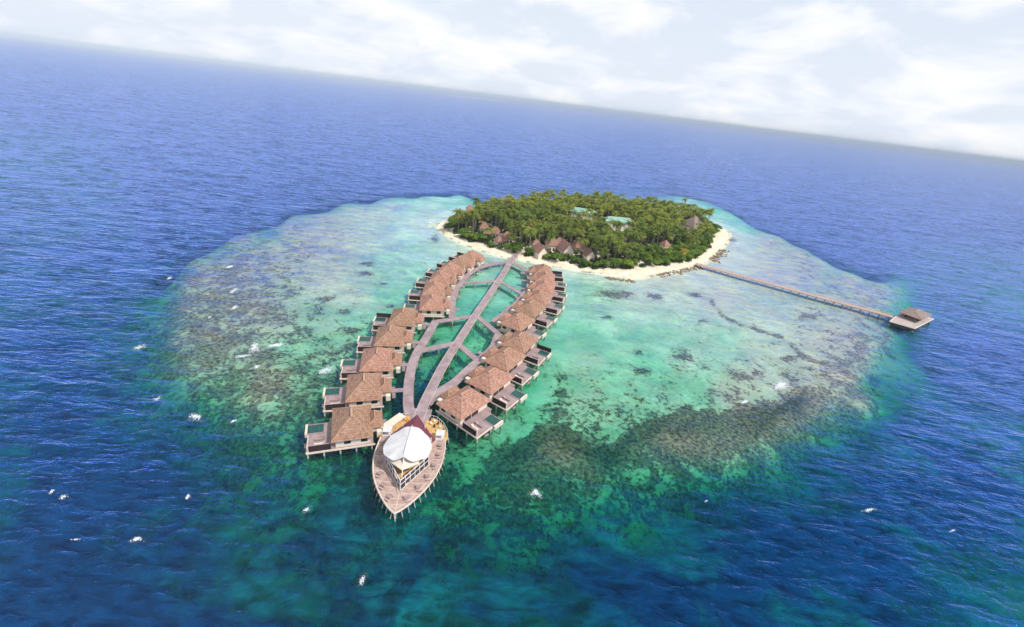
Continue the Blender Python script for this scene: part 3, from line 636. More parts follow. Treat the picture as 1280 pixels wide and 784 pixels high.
# ochre side terraces behind the wings
tl = [(-8.4,6.02),(-8.9,6.5),(-8.7,9.0),(-6.8,12.0),(-4.6,14.6),(-2.6,15.0),(-2.2,13.5),(-2.2,6.02)]
tr = [(2.2,6.02),(2.2,13.5),(3.0,14.9),(5.2,14.3),(7.2,12.2),(8.6,9.2),(8.9,7),(8.4,6.02)]
for T_ in (tl, tr):
    b_ = MB(); b_.prism(T_, 1.80, 2.10); te = b_.build('terrace', MT['yellow'], rst)
    q = [Vector(p) for p in (T_[1:6] if T_ is tl else T_[2:7])]
    rr = MB(); 
    for a, b in zip(q[:-1], q[1:]): rr.bar((a.x,a.y,3.05),(b.x,b.y,3.05), .05, 5)
    L0 = 0
    for a, b in zip(q[:-1], q[1:]):
        n_ = max(1, int((b-a).length/.9))
        for j in range(n_):
            p_ = a.lerp(b, j/n_); rr.bar((p_.x,p_.y,1.9),(p_.x,p_.y,3.05), .05, 5)
    rr.build('railing', MT['whitepaint'], te)
    for a, b in zip(q[:-1], q[1:]):
        nrm = Vector(((b-a).y, -(b-a).x)).normalized(); nrm *= 1 if nrm.dot(a) > 0 else -1
        for j in range(2):
            p_ = a.lerp(b, (j+.5)/2); s_ = MB(); s_.bar((p_.x,p_.y,1.9),(p_.x+nrm.x*1.0,p_.y+nrm.y*1.0,-2.5), .09, 5); s_.build('fender_post', MT['post'], te)
b_ = MB(); b_.box(-3.2,3.2,10.6,18.5,1.72,2.03); b_.build('landing', MT['walk'], rst)
# the restaurant hall: maroon roof, white sail canopy, glazed prow
hall = empty('restaurant_hall', (BO.x, BO.y, 2.15), rz_b, 'restaurant with white sail canopy, maroon roof and glazed prow on the boat-shaped deck', 'restaurant')
mr = MB()
A_, B_, C_, D_, T_ = (0,12.0,3.2),(5.9,3.2,2.9),(0,-6.0,3.4),(-5.9,3.2,2.9),(0,3.6,5.6)
mr.add([A_,B_,C_,D_,T_,(0,12.0,2.95),(5.9,3.2,2.65),(0,-6,3.15),(-5.9,3.2,2.65)], [(0,4,1),(1,4,2),(2,4,3),(3,4,0),(0,1,6,5),(1,2,7,6),(2,3,8,7),(3,0,5,8),(5,6,7,8)])
mr.build('maroon_roof', MT['maroon'], hall)
# canopy: egg-shaped sail with a central ridge and a notch at the front
cv = []; nr, na = 8, 48
def canopy_pt(fr, a):
    # a=0 front notch, going round; outline
    x = math.sin(a); y = -math.cos(a); 
    W_ = 5.7*(1+.05*math.cos(a)); ox = W_*x*(1-.10*max(0,y)*0) ; oy = 6.0*y-1.5
    if y > 0: ox *= (1-.05*y*y)
    fz = max(0, 1-abs(a if a < PI else 2*PI-a)/.42); oy += .85*fz**1.3
    cx_, cy_ = 0, -1.6
    X_ = cx_+(ox-cx_)*fr; Y_ = cy_+(oy-cy_)*fr
    z = 6.6-.25*abs(X_)**1.05-.012*(Y_+1.6)**2-(.06*(Y_+1.6) if Y_ > -1.6 else 0)-.010*fr*(X_*X_)
    z += .16*fr*fr*math.cos(9*a)
    return (X_, Y_, z)
cv.append(canopy_pt(0, 0))
for i in range(1, nr+1):
    for j in range(na): cv.append(canopy_pt(i/nr, 2*PI*j/na))
cf = [(0, 1+j, 1+(j+1)%na) for j in range(na)]
for i in range(nr-1):
    for j in range(na): a = 1+i*na+j; b = 1+i*na+(j+1)%na; cf.append((a, a+na, b+na, b))
c_ = MB(); c_.add(cv, cf); nv = len(cv); c_.add([(x,y,z-.08) for x,y,z in cv], [f[::-1] for f in cf])
b0 = 1+(nr-1)*na; c_.f += [(b0+j, b0+j+nv, b0+(j+1)%na+nv, b0+(j+1)%na) for j in range(na)]; c_.m += [0]*na
can = c_.build('canopy', MT['white'], hall)
r_ = MB()
for j in range(-5, 6):
    y0 = -1.6+j; a = canopy_pt(0, 0)
r_.bar((0,-6.0,6.83),(0,-1.6,7.03), .07, 5); r_.bar((0,-1.6,7.03),(0,4.3,6.3), .07, 5); r_.build('ridge_seam', MT['whitepaint'], can)
# lower cream roof panel under the notch
l_ = MB(); l_.add([(0,-8.9,4.6),(3.4,-6.0,4.0),(2.6,-3,4.6),(0,-3.4,5.4),(-2.6,-3,4.6),(-3.4,-6.0,4.0)], [(0,1,2,3),(0,3,4,5)])
l_.add([(0,-8.9,4.4),(3.4,-6.0,3.8),(2.6,-3,4.4),(0,-3.4,5.2),(-2.6,-3,4.4),(-3.4,-6.0,3.8)], [(3,2,1,0),(5,4,3,0)]); l_.build('lower_canopy', MT['wall'], hall)
# glazed prow
pr = [(-5.2,-2.6),(0,-10.6),(5.2,-2.6)]
gb = MB()
for (a, b) in ((pr[0], pr[1]), (pr[1], pr[2])):
    a = Vector(a); b = Vector(b); d = (b-a).normalized(); n_ = Vector((-d.y, d.x))*.04
    n = 6
    for j in range(n):
        p0 = a.lerp(b, (j+.08)/n); p1 = a.lerp(b, (j+.92)/n)
        for z0, z1 in ((.15,1.7),(1.85,3.0)):
            if (j in (1,4)) and z0 > 1: continue
            g_ = MB(); g_.add([(p0.x-n_.x,p0.y-n_.y,z0),(p1.x-n_.x,p1.y-n_.y,z0),(p1.x-n_.x,p1.y-n_.y,z1),(p0.x-n_.x,p0.y-n_.y,z1),
                               (p0.x+n_.x,p0.y+n_.y,z0),(p1.x+n_.x,p1.y+n_.y,z0),(p1.x+n_.x,p1.y+n_.y,z1),(p0.x+n_.x,p0.y+n_.y,z1)],
                              [(0,1,2,3),(7,6,5,4),(0,4,5,1),(3,2,6,7),(0,3,7,4),(1,5,6,2)]); g_.build('window_pane', MT['glass'], hall)
    for j in range(n+1):
        p_ = a.lerp(b, j/n)
        if a is not None and not (j == 0 and b == Vector(pr[2])):
            f_ = MB(); f_.box(p_.x-.09,p_.x+.09,p_.y-.09,p_.y+.09,0,3.4); f_.build('window_post', MT['whitepaint'], hall)
    f_ = MB()
    for z in (.1,1.78,3.1): f_.bar((a.x,a.y,z),(b.x,b.y,z), .1, 4)
    f_.build('window_rail', MT['whitepaint'], hall)
fb = MB(); fb.prism([(-4.9,-2.6),(0,-10.0),(4.9,-2.6),(4.9,6.5),(-4.9,6.5)], .004, .05); fb.build('floor', MT['yellow'], hall)
wb = MB(); wb.box(-4.4,4.4,-.2,6.0,.05,2.9); wb.build('core_wall', MT['wall'], hall)
for x, y in ((-5.3,-2.4),(5.3,-2.4),(-5.3,2.4),(5.3,2.4),(0,-10.6),(-3,7),(3,7)):
    f_ = MB(); f_.bar((x,y,0),(x*.95,y*.95 if y > -10 else -6.2,4.3 if y > -10 else 6.3), .12, 6); f_.build('column', MT['whitepaint'], hall)
for sgn in (-1, 1):
    f_ = MB(); f_.bar((sgn*6.0,5.8,.45),(sgn*.3,-11.6,.45), .09, 4)
    for k_ in range(9): f_.bar((sgn*(6.0-5.7*k_/8),5.8-17.4*k_/8,0),(sgn*(6.0-5.7*k_/8),5.8-17.4*k_/8,.5), .06, 4)
    f_.build('handrail', MT['cream'], hall)
# white daybed cubes on both terraces
def loc_b(x, y, z): c, s = math.cos(rz_b), math.sin(rz_b); return (BO.x+x*c-y*s, BO.y+x*s+y*c, z)
db = empty('daybed', loc_b(6.9,6.9,2.15), rz_b, 'white cube daybed at the corner of the ochre terrace right of the canopy', 'daybed', 'white cube daybeds')
b_ = MB(); b_.box(-1,1,-1,1,.06,.55); b_.build('mattress', MT['white'], db)
b_ = MB(); b_.box(-1.1,1.1,-1.1,1.1,1.9,2.02); b_.build('shade', MT['white'], db)
for sx in (-1,1):
    for sy in (-1,1): b_ = MB(); b_.box(sx*1.02-.06,sx*1.02+.06,sy*1.02-.06,sy*1.02+.06,0,1.9); b_.build('post', MT['whitepaint'], db)
d2 = copy_tree(tree_of(db), 'white cube daybed left of the canopy, beside the long cream shade roof'); d2.location = loc_b(-6.9,6.9,2.15)
# long cream shade roof on the left terrace
sr = empty('pergola', loc_b(-6.0,10.2,2.1), rz_b+R(-33), 'flat cream shade roof with orange cushions over the left terrace', 'shade roof')
b_ = MB(); b_.box(-1.2,1.2,-3.8,3.4,1.9,2.05); b_.build('roof_panel', MT['cream'], sr)
for sx in (-1,1):
    for sy in (-3.6,0,3.2): b_ = MB(); b_.box(sx-.06,sx+.06,sy-.06,sy+.06,0,1.9); b_.build('post', MT['whitepaint'], sr)
b_ = MB(); b_.box(-.6,1.4,3.5,4.4,.02,.5); b_.build('cushion', MT['orange'], sr)
b_ = MB(); b_.box(-.9,.2,-5.2,-3.9,.02,.7); b_.build('cushion', MT['orange'], sr)
# chairs and tables
def chair(m_):
    c = empty('terrace_chair'); b_ = MB(); b_.box(-.25,.25,-.25,.25,.40,.48); b_.build('seat', m_, c)
    b_ = MB(); b_.box(-.25,.25,.2,.27,.48,.95); b_.build('backrest', m_, c)
    for sx in (-1,1):
        for sy in (-1,1): b_ = MB(); b_.box(sx*.21-.03,sx*.21+.03,sy*.21-.03,sy*.21+.03,0,.4); b_.build('leg', m_, c)
    return c
CH = [(3.4,13.6,20,1),(4.6,13.2,-20,0),(5.6,12.2,-40,1),(6.4,11.2,-50,0),(4.9,11.0,30,1),(7.4,9.9,-70,1),(6.0,9.5,80,1),(3.9,12.0,60,0)]
p0 = {}
for i, (x, y, a, kk) in enumerate(CH):
    if kk not in p0: p0[kk] = tree_of(chair(MT['black'] if kk else MT['whitepaint'])); c = p0[kk][0]
    else: c = copy_tree(p0[kk])
    c.location = loc_b(x, y, 2.104); c.rotation_euler.z = rz_b+R(a)
    cl_ = 'black' if kk else 'white'
    tag(c, f'{cl_} dining chair on the curved ochre terrace right of the maroon roof', 'chair', f'{cl_} chairs on the ochre terrace')
def table():
    c = empty('dining_table'); b_ = MB(); b_.box(-.55,.55,-.4,.4,.68,.74); b_.build('tabletop', MT['deck'], c)
    b_ = MB(); b_.bar((0,0,.03),(0,0,.68),.06,6); b_.build('pedestal', MT['darkwood'], c)
    for sy in (-1,1): b_ = MB(); b_.box(-.5,.5,sy*.85-.16,sy*.85+.16,.36,.44); b_.box(-.4,-.3,sy*.85-.14,sy*.85+.14,0,.36); b_.box(.3,.4,sy*.85-.14,sy*.85+.14,0,.36); b_.build('bench', MT['deck2'], c)
    return c
tp = None
for sgn, sd_ in ((-1,'left'),(1,'right')):
    for i, (x, y) in enumerate([(1.9,-13.0),(4.0,-9.9),(5.6,-6.6),(6.7,-3.0),(7.3,.6),(7.35,3.8)]):
        if tp is None: c = table(); tp = tree_of(c)
        else: c = copy_tree(tp)
        c.location = loc_b(sgn*x, y, 2.17); c.rotation_euler.z = rz_b+sgn*R(max(0, 32-i*7))
        tag(c, f'wooden dining table, {ordw(i)} from the bow along the {sd_} side of the boat-shaped deck', 'table', 'dining tables on the boat-shaped deck')

# ------------------------------------------------------------------ arrival jetty
J0, J1 = at(870,329.5,2).xy, at(1117,396,2).xy; jd = (J1-J0); jl = jd.length; ja = math.atan2(jd.y, jd.x)
jt = empty('jetty', (J0.x, J0.y, 0), ja, 'long straight reddish timber jetty from the island to the arrival platform', 'jetty')
b_ = MB(); b_.box(0,jl,-2.3,2.3,1.7,2.0); dk = b_.build('deck', MT['deck2'], jt)
b_ = MB()
for y in (-2.2,2.2): b_.box(0,jl,y-.05,y+.05,2.6,2.68)
for i in range(int(jl/3)):
    for y in (-2.2,2.2): b_.box(i*3-.06,i*3+.06,y-.06,y+.06,2.002,2.6)
b_.build('railing', MT['cream'], jt)
s_ = MB(); s_.box(-.18,.18,-.18,.18,-8,1.75); s0 = None
for i in range(24):
    for y in (-2.2,2.2):
        x_ = 3+i*(jl-4)/23
        if s0 is None: s0 = s_.build('stilt', MT['post'], jt); c = s0
        else: c = s0.copy(); COL.objects.link(c); c.parent = jt
        c.location = (x_, y, 0)
corn = [at(*p, 2.2).xy for p in ((1112,402),(1143.5,411),(1167,399),(1131,387.5))]
pc = sum(corn, Vector((0,0)))/4
pf = empty('arrival_platform', (pc.x, pc.y, 0), 0, 'square pale arrival platform at the seaward end of the long jetty', 'platform')
lc = [tuple((c-pc)) for c in corn]
if (Vector(lc[1])-Vector(lc[0])).cross(Vector(lc[2])-Vector(lc[1])) < 0: lc = lc[::-1]
b_ = MB(); b_.prism(lc, 1.9, 2.25); b_.build('deck', mat('pale_boards', (.36,.28,.26), (.52,.43,.40), .5), pf)
b_ = MB(); b_.prism([(x*.97,y*.97) for x,y in lc], .7, 1.9); b_.build('skirt', MT['under'], pf)
for a in lc:
    for f_ in (.93, .5):
        b_ = MB(); b_.bar((a[0]*f_,a[1]*f_,-14),(a[0]*f_,a[1]*f_,.75), .3, 8); b_.build('stilt', MT['post'], pf)
for (a, b) in zip(lc, lc[1:]+lc[:1]):
    b_ = MB(); b_.bar((a[0],a[1],2.25),(b[0],b[1],2.25), .18, 4); b_.build('edge_beam', MT['whitepaint'], pf)
pvp = at(1145,390,6); e1 = (corn[3]-corn[0]).normalized(); pva = math.atan2((corn[2]-corn[1]).y, (corn[2]-corn[1]).x)
pv_ = empty('jetty_pavilion', (pc.x+e1.x*4.5, pc.y+e1.y*4.5, 2.25), pva, 'open brown-roofed pavilion standing on the arrival platform', 'pavilion')
hip_roof(-8,8,-5.2,5.2,2.7,4.6,(4.6,4.6),'x').build('roof', [MT['thatch_grey'], MT['ridge']], pv_)
for x in (-5.6,0,5.6):
    for y in (-3.4,3.4): b_ = MB(); b_.bar((x,y,0),(x,y,2.75), .13, 6); b_.build('post', MT['darkwood'], pv_)
b_ = MB(); b_.box(-4,4,2.6,3.1,0,.45); b_.build('bench', MT['darkwood'], pv_)
b_ = MB(); b_.box(2.2,5.0,-2,2,0,2.4); b_.build('kiosk', MT['wall'], pv_)

# ------------------------------------------------------------------ island buildings
HUTS = []  # (x, y, clear radius, front clearing)
def ground_z(): return 1.05
def hut(px_, py_, ln_, wd_, ze, zr, rot, label, mats='hut', wall='wall', gable=False, ridge=None, clear=None, cat='hut', name='thatched_hut'):
    if cat == 'hut': ln_ *= .84; wd_ *= .84
    p = at(px_, py_, (ze+zr)/2+1); HUTS.append((p.x, p.y, clear if clear is not None else max(ln_, wd_)*.62))
    r = empty(name, (p.x, p.y, ground_z()), R(rot), label, cat, 'buildings among the island palms')
    if gable:
        rf = MB(); a, b = ln_/2, wd_/2
        v = [(-a,-b,ze),(a,-b,ze),(a,b,ze),(-a,b,ze),(-a*1.08,0,zr),(a*1.08,0,zr)]
        rf.add(v+[(x,y,z-.25) for x,y,z in v], [(0,1,5,4),(2,3,4,5),(6,10,11,7),(8,11,10,9),(0,6,7,1),(2,8,9,3),(0,4,10,6),(3,9,10,4),(1,7,11,5),(2,5,11,8)])
        rf.build('roof', [MT[mats], MT['ridge']], r)
        w_ = MB(); a *= .93; b *= .9; w_.box(-a,a,-b,b,-.3,ze-.2)
        w_.add([(-a,-b,ze-.2),(-a,b,ze-.2),(-a,0,zr-.45),(a,-b,ze-.2),(a,b,ze-.2),(a,0,zr-.45)], [(0,2,1),(3,4,5),(0,3,5,2),(1,2,5,4)]); wl = w_.build('wall', MT[wall], r)
    else:
        rd = ridge if ridge is not None else min(ln_, wd_)/2*.9
        hip_roof(-ln_/2,ln_/2,-wd_/2,wd_/2,ze,zr,(rd,rd),'x').build('roof', [MT[mats], MT['ridge'] if mats != 'green' else MT['whitepaint']], r)
        w_ = MB(); w_.box(-ln_*.42,ln_*.42,-wd_*.41,wd_*.41,-.3,ze-.1); wl = w_.build('wall', MT[wall], r)
    d_ = MB(); d_.box(-.5,.5,-wd_*.42-.06,-wd_*.41-.002,0,2.1) if not gable else d_.box(ln_*.47,ln_*.475,-.5,.5,0,2.1); d_.build('door', MT['darkwood'], r)
    for sx in (-1,1):
        d_ = MB(); d_.box(sx*ln_*.28-.5,sx*ln_*.28+.5,-wd_*.42-.06,-wd_*.41-.002,1.1,2.2); d_.build('window', MT['glass'], r)
    return r
hut(605.5,281,8.5,7.5,3.2,6.8,15,'small thatched hut at the rear left of the beach-side cluster, taller pointed roof')
hut(619.6,287,8.5,7.5,3.2,6.8,-10,'thatched hut in the middle of the left beach-side cluster')
hut(634.5,293.5,9.5,8,3.4,7.2,12,'brown thatched hut at the right end of the left cluster with pale wall')
hut(624.5,298,7,7,3.0,5.8,40,'low thatched hut closest to the beach in the left cluster')
hut(609.5,289,6,5,2.8,5.2,0,'tiny thatched hut tucked between two larger ones on the left')
hut(579,266.5,13,9,4.2,8.4,-20,'wide pale thatched house behind the palms at the island\'s left end', clear=6)
hut(588,259,8,7,4.2,7.6,10,'small pale roof behind the wide house at the island\'s left end', clear=4)
hut(616,252,10,8,5.5,9.2,0,'leftmost of three pinkish roofs on the far side of the palm grove', clear=5)
hut(628.7,249.5,10,8,5.5,9.6,5,'middle one of three pinkish roofs on the far side of the palm grove', clear=5)
hut(638.6,248.5,11,9,5.5,9.8,-5,'rightmost of three pinkish roofs on the far side of the palm grove', clear=5)
hut(676,310,9.5,8,3.6,7.8,-60,'steep brown hut with white front standing just above the beach', gable=True)
hut(670.5,302.5,7,6,3.8,6.6,15,'small tan roof behind the steep beach hut')
hut(691,301,10,9,4.0,8.0,20,'brown hip roof left of the white-gabled house')
hut(699.5,300.5,8,7,4.2,8.0,-5,'dark mauve roof between the brown hip roof and the white-gabled house')
hut(708,306.5,12,9,3.6,8.6,-68,'thatched house with a bright cream gable facing the beach', gable=True)
hut(724,303,9,9,4.0,8.6,20,'rounded reddish thatch hut right of the white-gabled house')
hut(728,307,6,6,3.6,6.8,0,'little reddish roof between two thatch huts')
hut(737,315,8,7.5,3.6,7.4,-70,'rightmost brown ridged hut of the beach-side cluster', gable=True)
hut(832,303,7,7,4.2,7.2,30,'pinkish thatch roof half hidden by trees left of the jetty root', clear=4.5)
hut(859,287,9,8,4.4,7.6,20,'low brown roof beside the big grey thatched hall', mats='thatch_grey', clear=5)
hut(868,276,17,15,4.0,11.5,35,'big pyramid-shaped grey thatched hall at the island\'s right end', mats='thatch_grey', ridge=7.2, clear=9.5, cat='hall', name='thatched_hall')
hut(774,274,25,9,7.0,9.8,8,'long building with pale green roof and white walls in the middle of the grove', mats='green', wall='whitepaint', clear=13.5, cat='building', name='long_building')
hut(728,262.5,20,9,7.5,10.2,-4,'pale green roofed building further back left of the long one', mats='green', wall='whitepaint', clear=9, cat='building', name='long_building')
hut(741,265,9,8,7.0,9.6,30,'small white service building beside the rear green roof', mats='green', wall='whitepaint', clear=5.5, cat='building', name='service_building')

# ------------------------------------------------------------------ palms, broadleaf trees, undergrowth
def frond_tris(rr, nf, nl, R0):
    V, T = [], []
    for k in range(nf):
        a = 2*PI*k/nf*2.4+rr.uniform(-.25,.25); el_ = rr.choice([-.15,.15,.45,.75,1.0])+rr.uniform(-.12,.12); Lf = R0*rr.uniform(.85,1.15)
        pts = []; p = Vector((0,0,0)); e = el_; n = nl
        for i in range(n+1):
            pts.append(p.copy()); p = p+Vector((math.cos(a)*math.cos(e), math.sin(a)*math.cos(e), math.sin(e)))*(Lf/n); e -= 1.35/n*(1+.7*i/n)
        side = Vector((-math.sin(a), math.cos(a), 0))
        for i in range(n):
            wd = (.95*math.sin(PI*(.16+.78*(i+.5)/n)))*Lf/3.6
            for sg in (-1,1):
                b0 = len(V); tip = pts[i].lerp(pts[i+1], .9)+side*sg*wd+Vector((0,0,-wd*.45))+(pts[i+1]-pts[i])*.5
                V += [pts[i][:], pts[i+1][:], tip[:]]; T.append((b0,b0+1,b0+2) if sg > 0 else (b0+1,b0,b0+2))
    return np.array(V), np.array(T)
def trunk_arrays(h, lean, rb=.2, rt_=.12, n=6, seg=4):
    V, Fq = [], []
    for i in range(seg+1):
        t_ = i/seg; cx_ = lean*t_*t_; r_ = rb+(rt_-rb)*t_+(.1 if i == 0 else 0)
        for k in range(n): V.append((cx_+r_*math.cos(2*PI*k/n), r_*math.sin(2*PI*k/n), h*t_))
    for i in range(seg):
        for k in range(n): Fq.append((i*n+k, i*n+(k+1)%n, (i+1)*n+(k+1)%n, (i+1)*n+k))
    return np.array(V), np.array(Fq)
def leaf_blob(rr, blobs, nleaf, size):
    V = []
    for i in range(nleaf):
        cx_, cy_, cz_, r_ = rr.choice(blobs)
        d = Vector((rr.gauss(0,1), rr.gauss(0,1), abs(rr.gauss(0,1))*.9-.15)).normalized(); rad = r_*rr.uniform(.72,1.05)
        p = Vector((cx_,cy_,cz_))+Vector((d.x,d.y,d.z*.8))*rad
        nrm = (d+Vector((rr.uniform(-.8,.8),rr.uniform(-.8,.8),rr.uniform(-.3,.9)))).normalized(); q = nrm.to_track_quat('Z','Y')
        s = size*rr.uniform(.6,1.3); an = rr.uniform(0, PI)
        for c_, s_2 in ((1,0),(0,.6),(-1,0),(0,-.6)):
            x_, y_ = c_*s, s_2*s; V.append((p+q@Vector((x_*math.cos(an)-y_*math.sin(an), x_*math.sin(an)+y_*math.cos(an), 0)))[:])
    V = np.array(V); return V, np.arange(len(V)).reshape(-1,4)
rr = random.Random(5)
CROWN = [frond_tris(rr, 20, 7, 3.7+.3*i) for i in range(4)]
HTS = [8.0, 11.0, 14.0]; TR = [trunk_arrays(h, rr.uniform(.4,1.6)) for h in HTS]; LEAN = [t[0][:,0].mean() for t in TR]
tri_proto = []
def make_palm(ci, hi, yel=False):
    root = empty('palm_tree')
    v, f = TR[hi]; np_mesh('trunk', v, f, MT['bark'], root)
    v, f = CROWN[ci]; top = TR[hi][0][-6:].mean(0); c = np_mesh('crown', v+top, f, MT['palmy'] if yel else MT['palm'], root)
    return root
# candidate sites
xs = [p[0] for p in VEG]; ys = [p[1] for p in VEG]; x0, x1, y0, y1 = min(xs), max(xs), min(ys), max(ys)
cand = []; cell = {}; tries = 0
while tries < 26000:
    tries += 1; x = rr.uniform(x0, x1); y = rr.uniform(y0, y1)
    g = (int(x/4.6), int(y/4.6)); bad = False
    for a in (-1,0,1):
        for b in (-1,0,1):
            for q in cell.get((g[0]+a, g[1]+b), ()):
                if (q[0]-x)**2+(q[1]-y)**2 < 4.25**2: bad = True
    if bad: continue
    cell.setdefault(g, []).append((x, y)); cand.append((x, y))
cx = np.array(cand); sv = sdist(cx[:,0], cx[:,1], VEG)
def near_hut(x, y):
    for hx, hy, r_ in HUTS:
        d = Vector((x-hx, y-hy)); toc = Vector((-hx, -hy)).normalized(); al = d.dot(toc); la = abs(d.cross(toc))
        if d.length < r_: return 2
        if 0 < al < r_+(16 if r_ > 8.5 else 6) and la < r_*.85: return 1
    return 0
palms, bushes = [], []
for (x, y), s in zip(cand, sv):
    if s < .3: continue
    nh = near_hut(x, y)
    if nh == 2: continue
    if nh == 1:
        if rr.random() < .8: bushes.append((x, y, .55))
        continue
    right = x > 75 and y < 340 and s < 30
    if s < 5 or (s < 9 and rr.random() < .6) or (right and rr.random() < .75): 
        if rr.random() < (.8): bushes.append((x, y, rr.uniform(.75,1.15)))
        if s > 3 and rr.random() < .22: palms.append((x, y))
    else: palms.append((x, y))
palms.sort(key=lambda p: p[1]+.1*abs(p[0])); print('palms', len(palms), 'bushes', len(bushes))
protos = {}
def region(x, y):
    s = 'left end of the island' if x < 0 else ('right end of the island' if x > 100 else 'middle of the island')
    return s
NP = 290
for i, (x, y) in enumerate(palms[:NP]):
    yel = rr.random() < .06; key = (rr.randrange(4) if not yel else 0, rr.randrange(3) if not yel else 0, yel)
    if key not in protos: protos[key] = tree_of(make_palm(*key)); o = protos[key][0]
    else: o = copy_tree(protos[key])
    o.location = (x, y, 1.0); o.rotation_euler.z = rr.uniform(0, 2*PI); s_ = rr.uniform(.82,1.15); o.scale = (s_,s_,s_)
    d = 'yellowing' if yel else 'green'
    lab = f'{d} coconut palm in the near half of the grove, {region(x, y)}'
    tag(o, lab, 'palm tree', lab.replace('coconut palm', 'coconut palms'))
# the rest of the grove as one mass
Vs, Ts, Vt, Qt = [], [], [], []; n1 = n2 = 0
for (x, y) in palms[NP:]:
    v, f = CROWN[rr.randrange(4)]; h = rr.choice(HTS)*rr.uniform(.85,1.15); a = rr.uniform(0, 2*PI); c, s = math.cos(a), math.sin(a); k_ = rr.uniform(.85,1.15)
    vv = np.stack([(v[:,0]*c-v[:,1]*s)*k_+x, (v[:,0]*s+v[:,1]*c)*k_+y, v[:,2]*k_+h+1], 1); Vs.append(vv); Ts.append(f+n1); n1 += len(v)
    v, f = TR[0]; vv = np.stack([v[:,0]-1.0*(v[:,2]/9.5)*0+x-LEAN[0]*0, v[:,1]+y, v[:,2]*h/8.0+1], 1); Vt.append(vv); Qt.append(f+n2); n2 += len(v)
if Vs:
    mass = np_mesh('palm_grove', np.concatenate(Vs), np.concatenate(Ts), MT['palm']); tag(mass, 'dense far part of the coconut grove seen as one green mass', 'palm grove', kind='stuff')
    tk = np_mesh('palm_trunks', np.concatenate(Vt), np.concatenate(Qt), MT['bark'], mass); tk['kind'] = 'stuff'
BL = []
for i in range(5):
    bs = [(rr.uniform(-1.8,1.8), rr.uniform(-1.8,1.8), rr.uniform(2.2,4.6), rr.uniform(1.3,2.3)) for _ in range(8)]
    BL.append(leaf_blob(rr, bs, 650, .42))
bushes.sort(key=lambda p: p[1]); bp_ = {}
TB = trunk_arrays(3.4, .3, .22, .12, 6, 2)
for i, (x, y, s_) in enumerate(bushes[:290]):
    k_ = rr.randrange(5)
    if k_ not in bp_:
        o = empty('broadleaf_tree'); np_mesh('trunk', TB[0], TB[1], MT['bark'], o); np_mesh('crown', BL[k_][0], BL[k_][1], MT['leaf'], o); bp_[k_] = tree_of(o)
    else: o = copy_tree(bp_[k_])
    o.location = (x, y, .9); o.rotation_euler.z = rr.uniform(0, 6.28); o.scale = (s_*rr.uniform(.9,1.25), s_*rr.uniform(.9,1.25), s_*rr.uniform(.8,1.1))
    lab = f'bushy bright green tree at the edge of the grove, {region(x, y)}' if y < 330 else 'bushy green tree on the far rim of the grove'
    tag(o, lab, 'tree', lab.replace('tree', 'trees'))
print('bush', len(bushes))
# undergrowth
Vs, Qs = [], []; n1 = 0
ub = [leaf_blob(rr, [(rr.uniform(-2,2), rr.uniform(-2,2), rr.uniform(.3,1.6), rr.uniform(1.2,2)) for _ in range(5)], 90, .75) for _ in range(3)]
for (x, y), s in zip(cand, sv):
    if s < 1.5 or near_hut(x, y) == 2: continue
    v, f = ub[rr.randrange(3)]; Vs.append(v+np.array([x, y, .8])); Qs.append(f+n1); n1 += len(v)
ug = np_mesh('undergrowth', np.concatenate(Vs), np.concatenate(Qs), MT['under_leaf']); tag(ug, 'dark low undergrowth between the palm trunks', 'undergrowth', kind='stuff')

# ------------------------------------------------------------------ beach rocks
def rock_strip(pp, wd, h, label, nm='beach_rocks'):
    pts = [at(x, y, .2).xy for x, y in pp]; o0 = pts[0]; mb = MB(); L_ = 0
    for a, b in zip(pts[:-1], pts[1:]):
        n = int((b-a).length/.8)+1; d = (b-a).normalized(); s = Vector((-d.y, d.x))
        for i in range(n*3):
            p = a.lerp(b, rr.random())+s*rr.gauss(0, wd/2)-o0; r_ = rr.uniform(.4,1.3); hh = .6*h*rr.uniform(.4,1)
            k_ = 7; ring = [(p.x+r_*rr.uniform(.7,1.2)*math.cos(2*PI*j/k_), p.y+r_*rr.uniform(.7,1.2)*math.sin(2*PI*j/k_), -.3) for j in range(k_)]
            topr = [(p.x+(q[0]-p.x)*.55, p.y+(q[1]-p.y)*.55, hh*rr.uniform(.7,1.1)) for q in ring]
            mb.add(ring+topr, [(j,(j+1)%k_,k_+(j+1)%k_,k_+j) for j in range(k_)]+[tuple(range(k_,2*k_))])
    o = mb.build(nm, MT['rock']); o.location = (o0.x, o0.y, .1); tag(o, label, 'rocks')
rock_strip([(822,344),(840,340),(858,336),(872,333)], 4.0, .7, 'dark brown band of beach rock below the trees left of the jetty root')
rock_strip([(890,326),(898,319),(905,312)], 3.6, .8, 'short dark ridge of rock on the sand right of the jetty root')
rock_strip([(757,347),(775,349.5),(792,351.5)], 2.2, .35, 'thin grey line of rubble at the waterline of the middle beach')

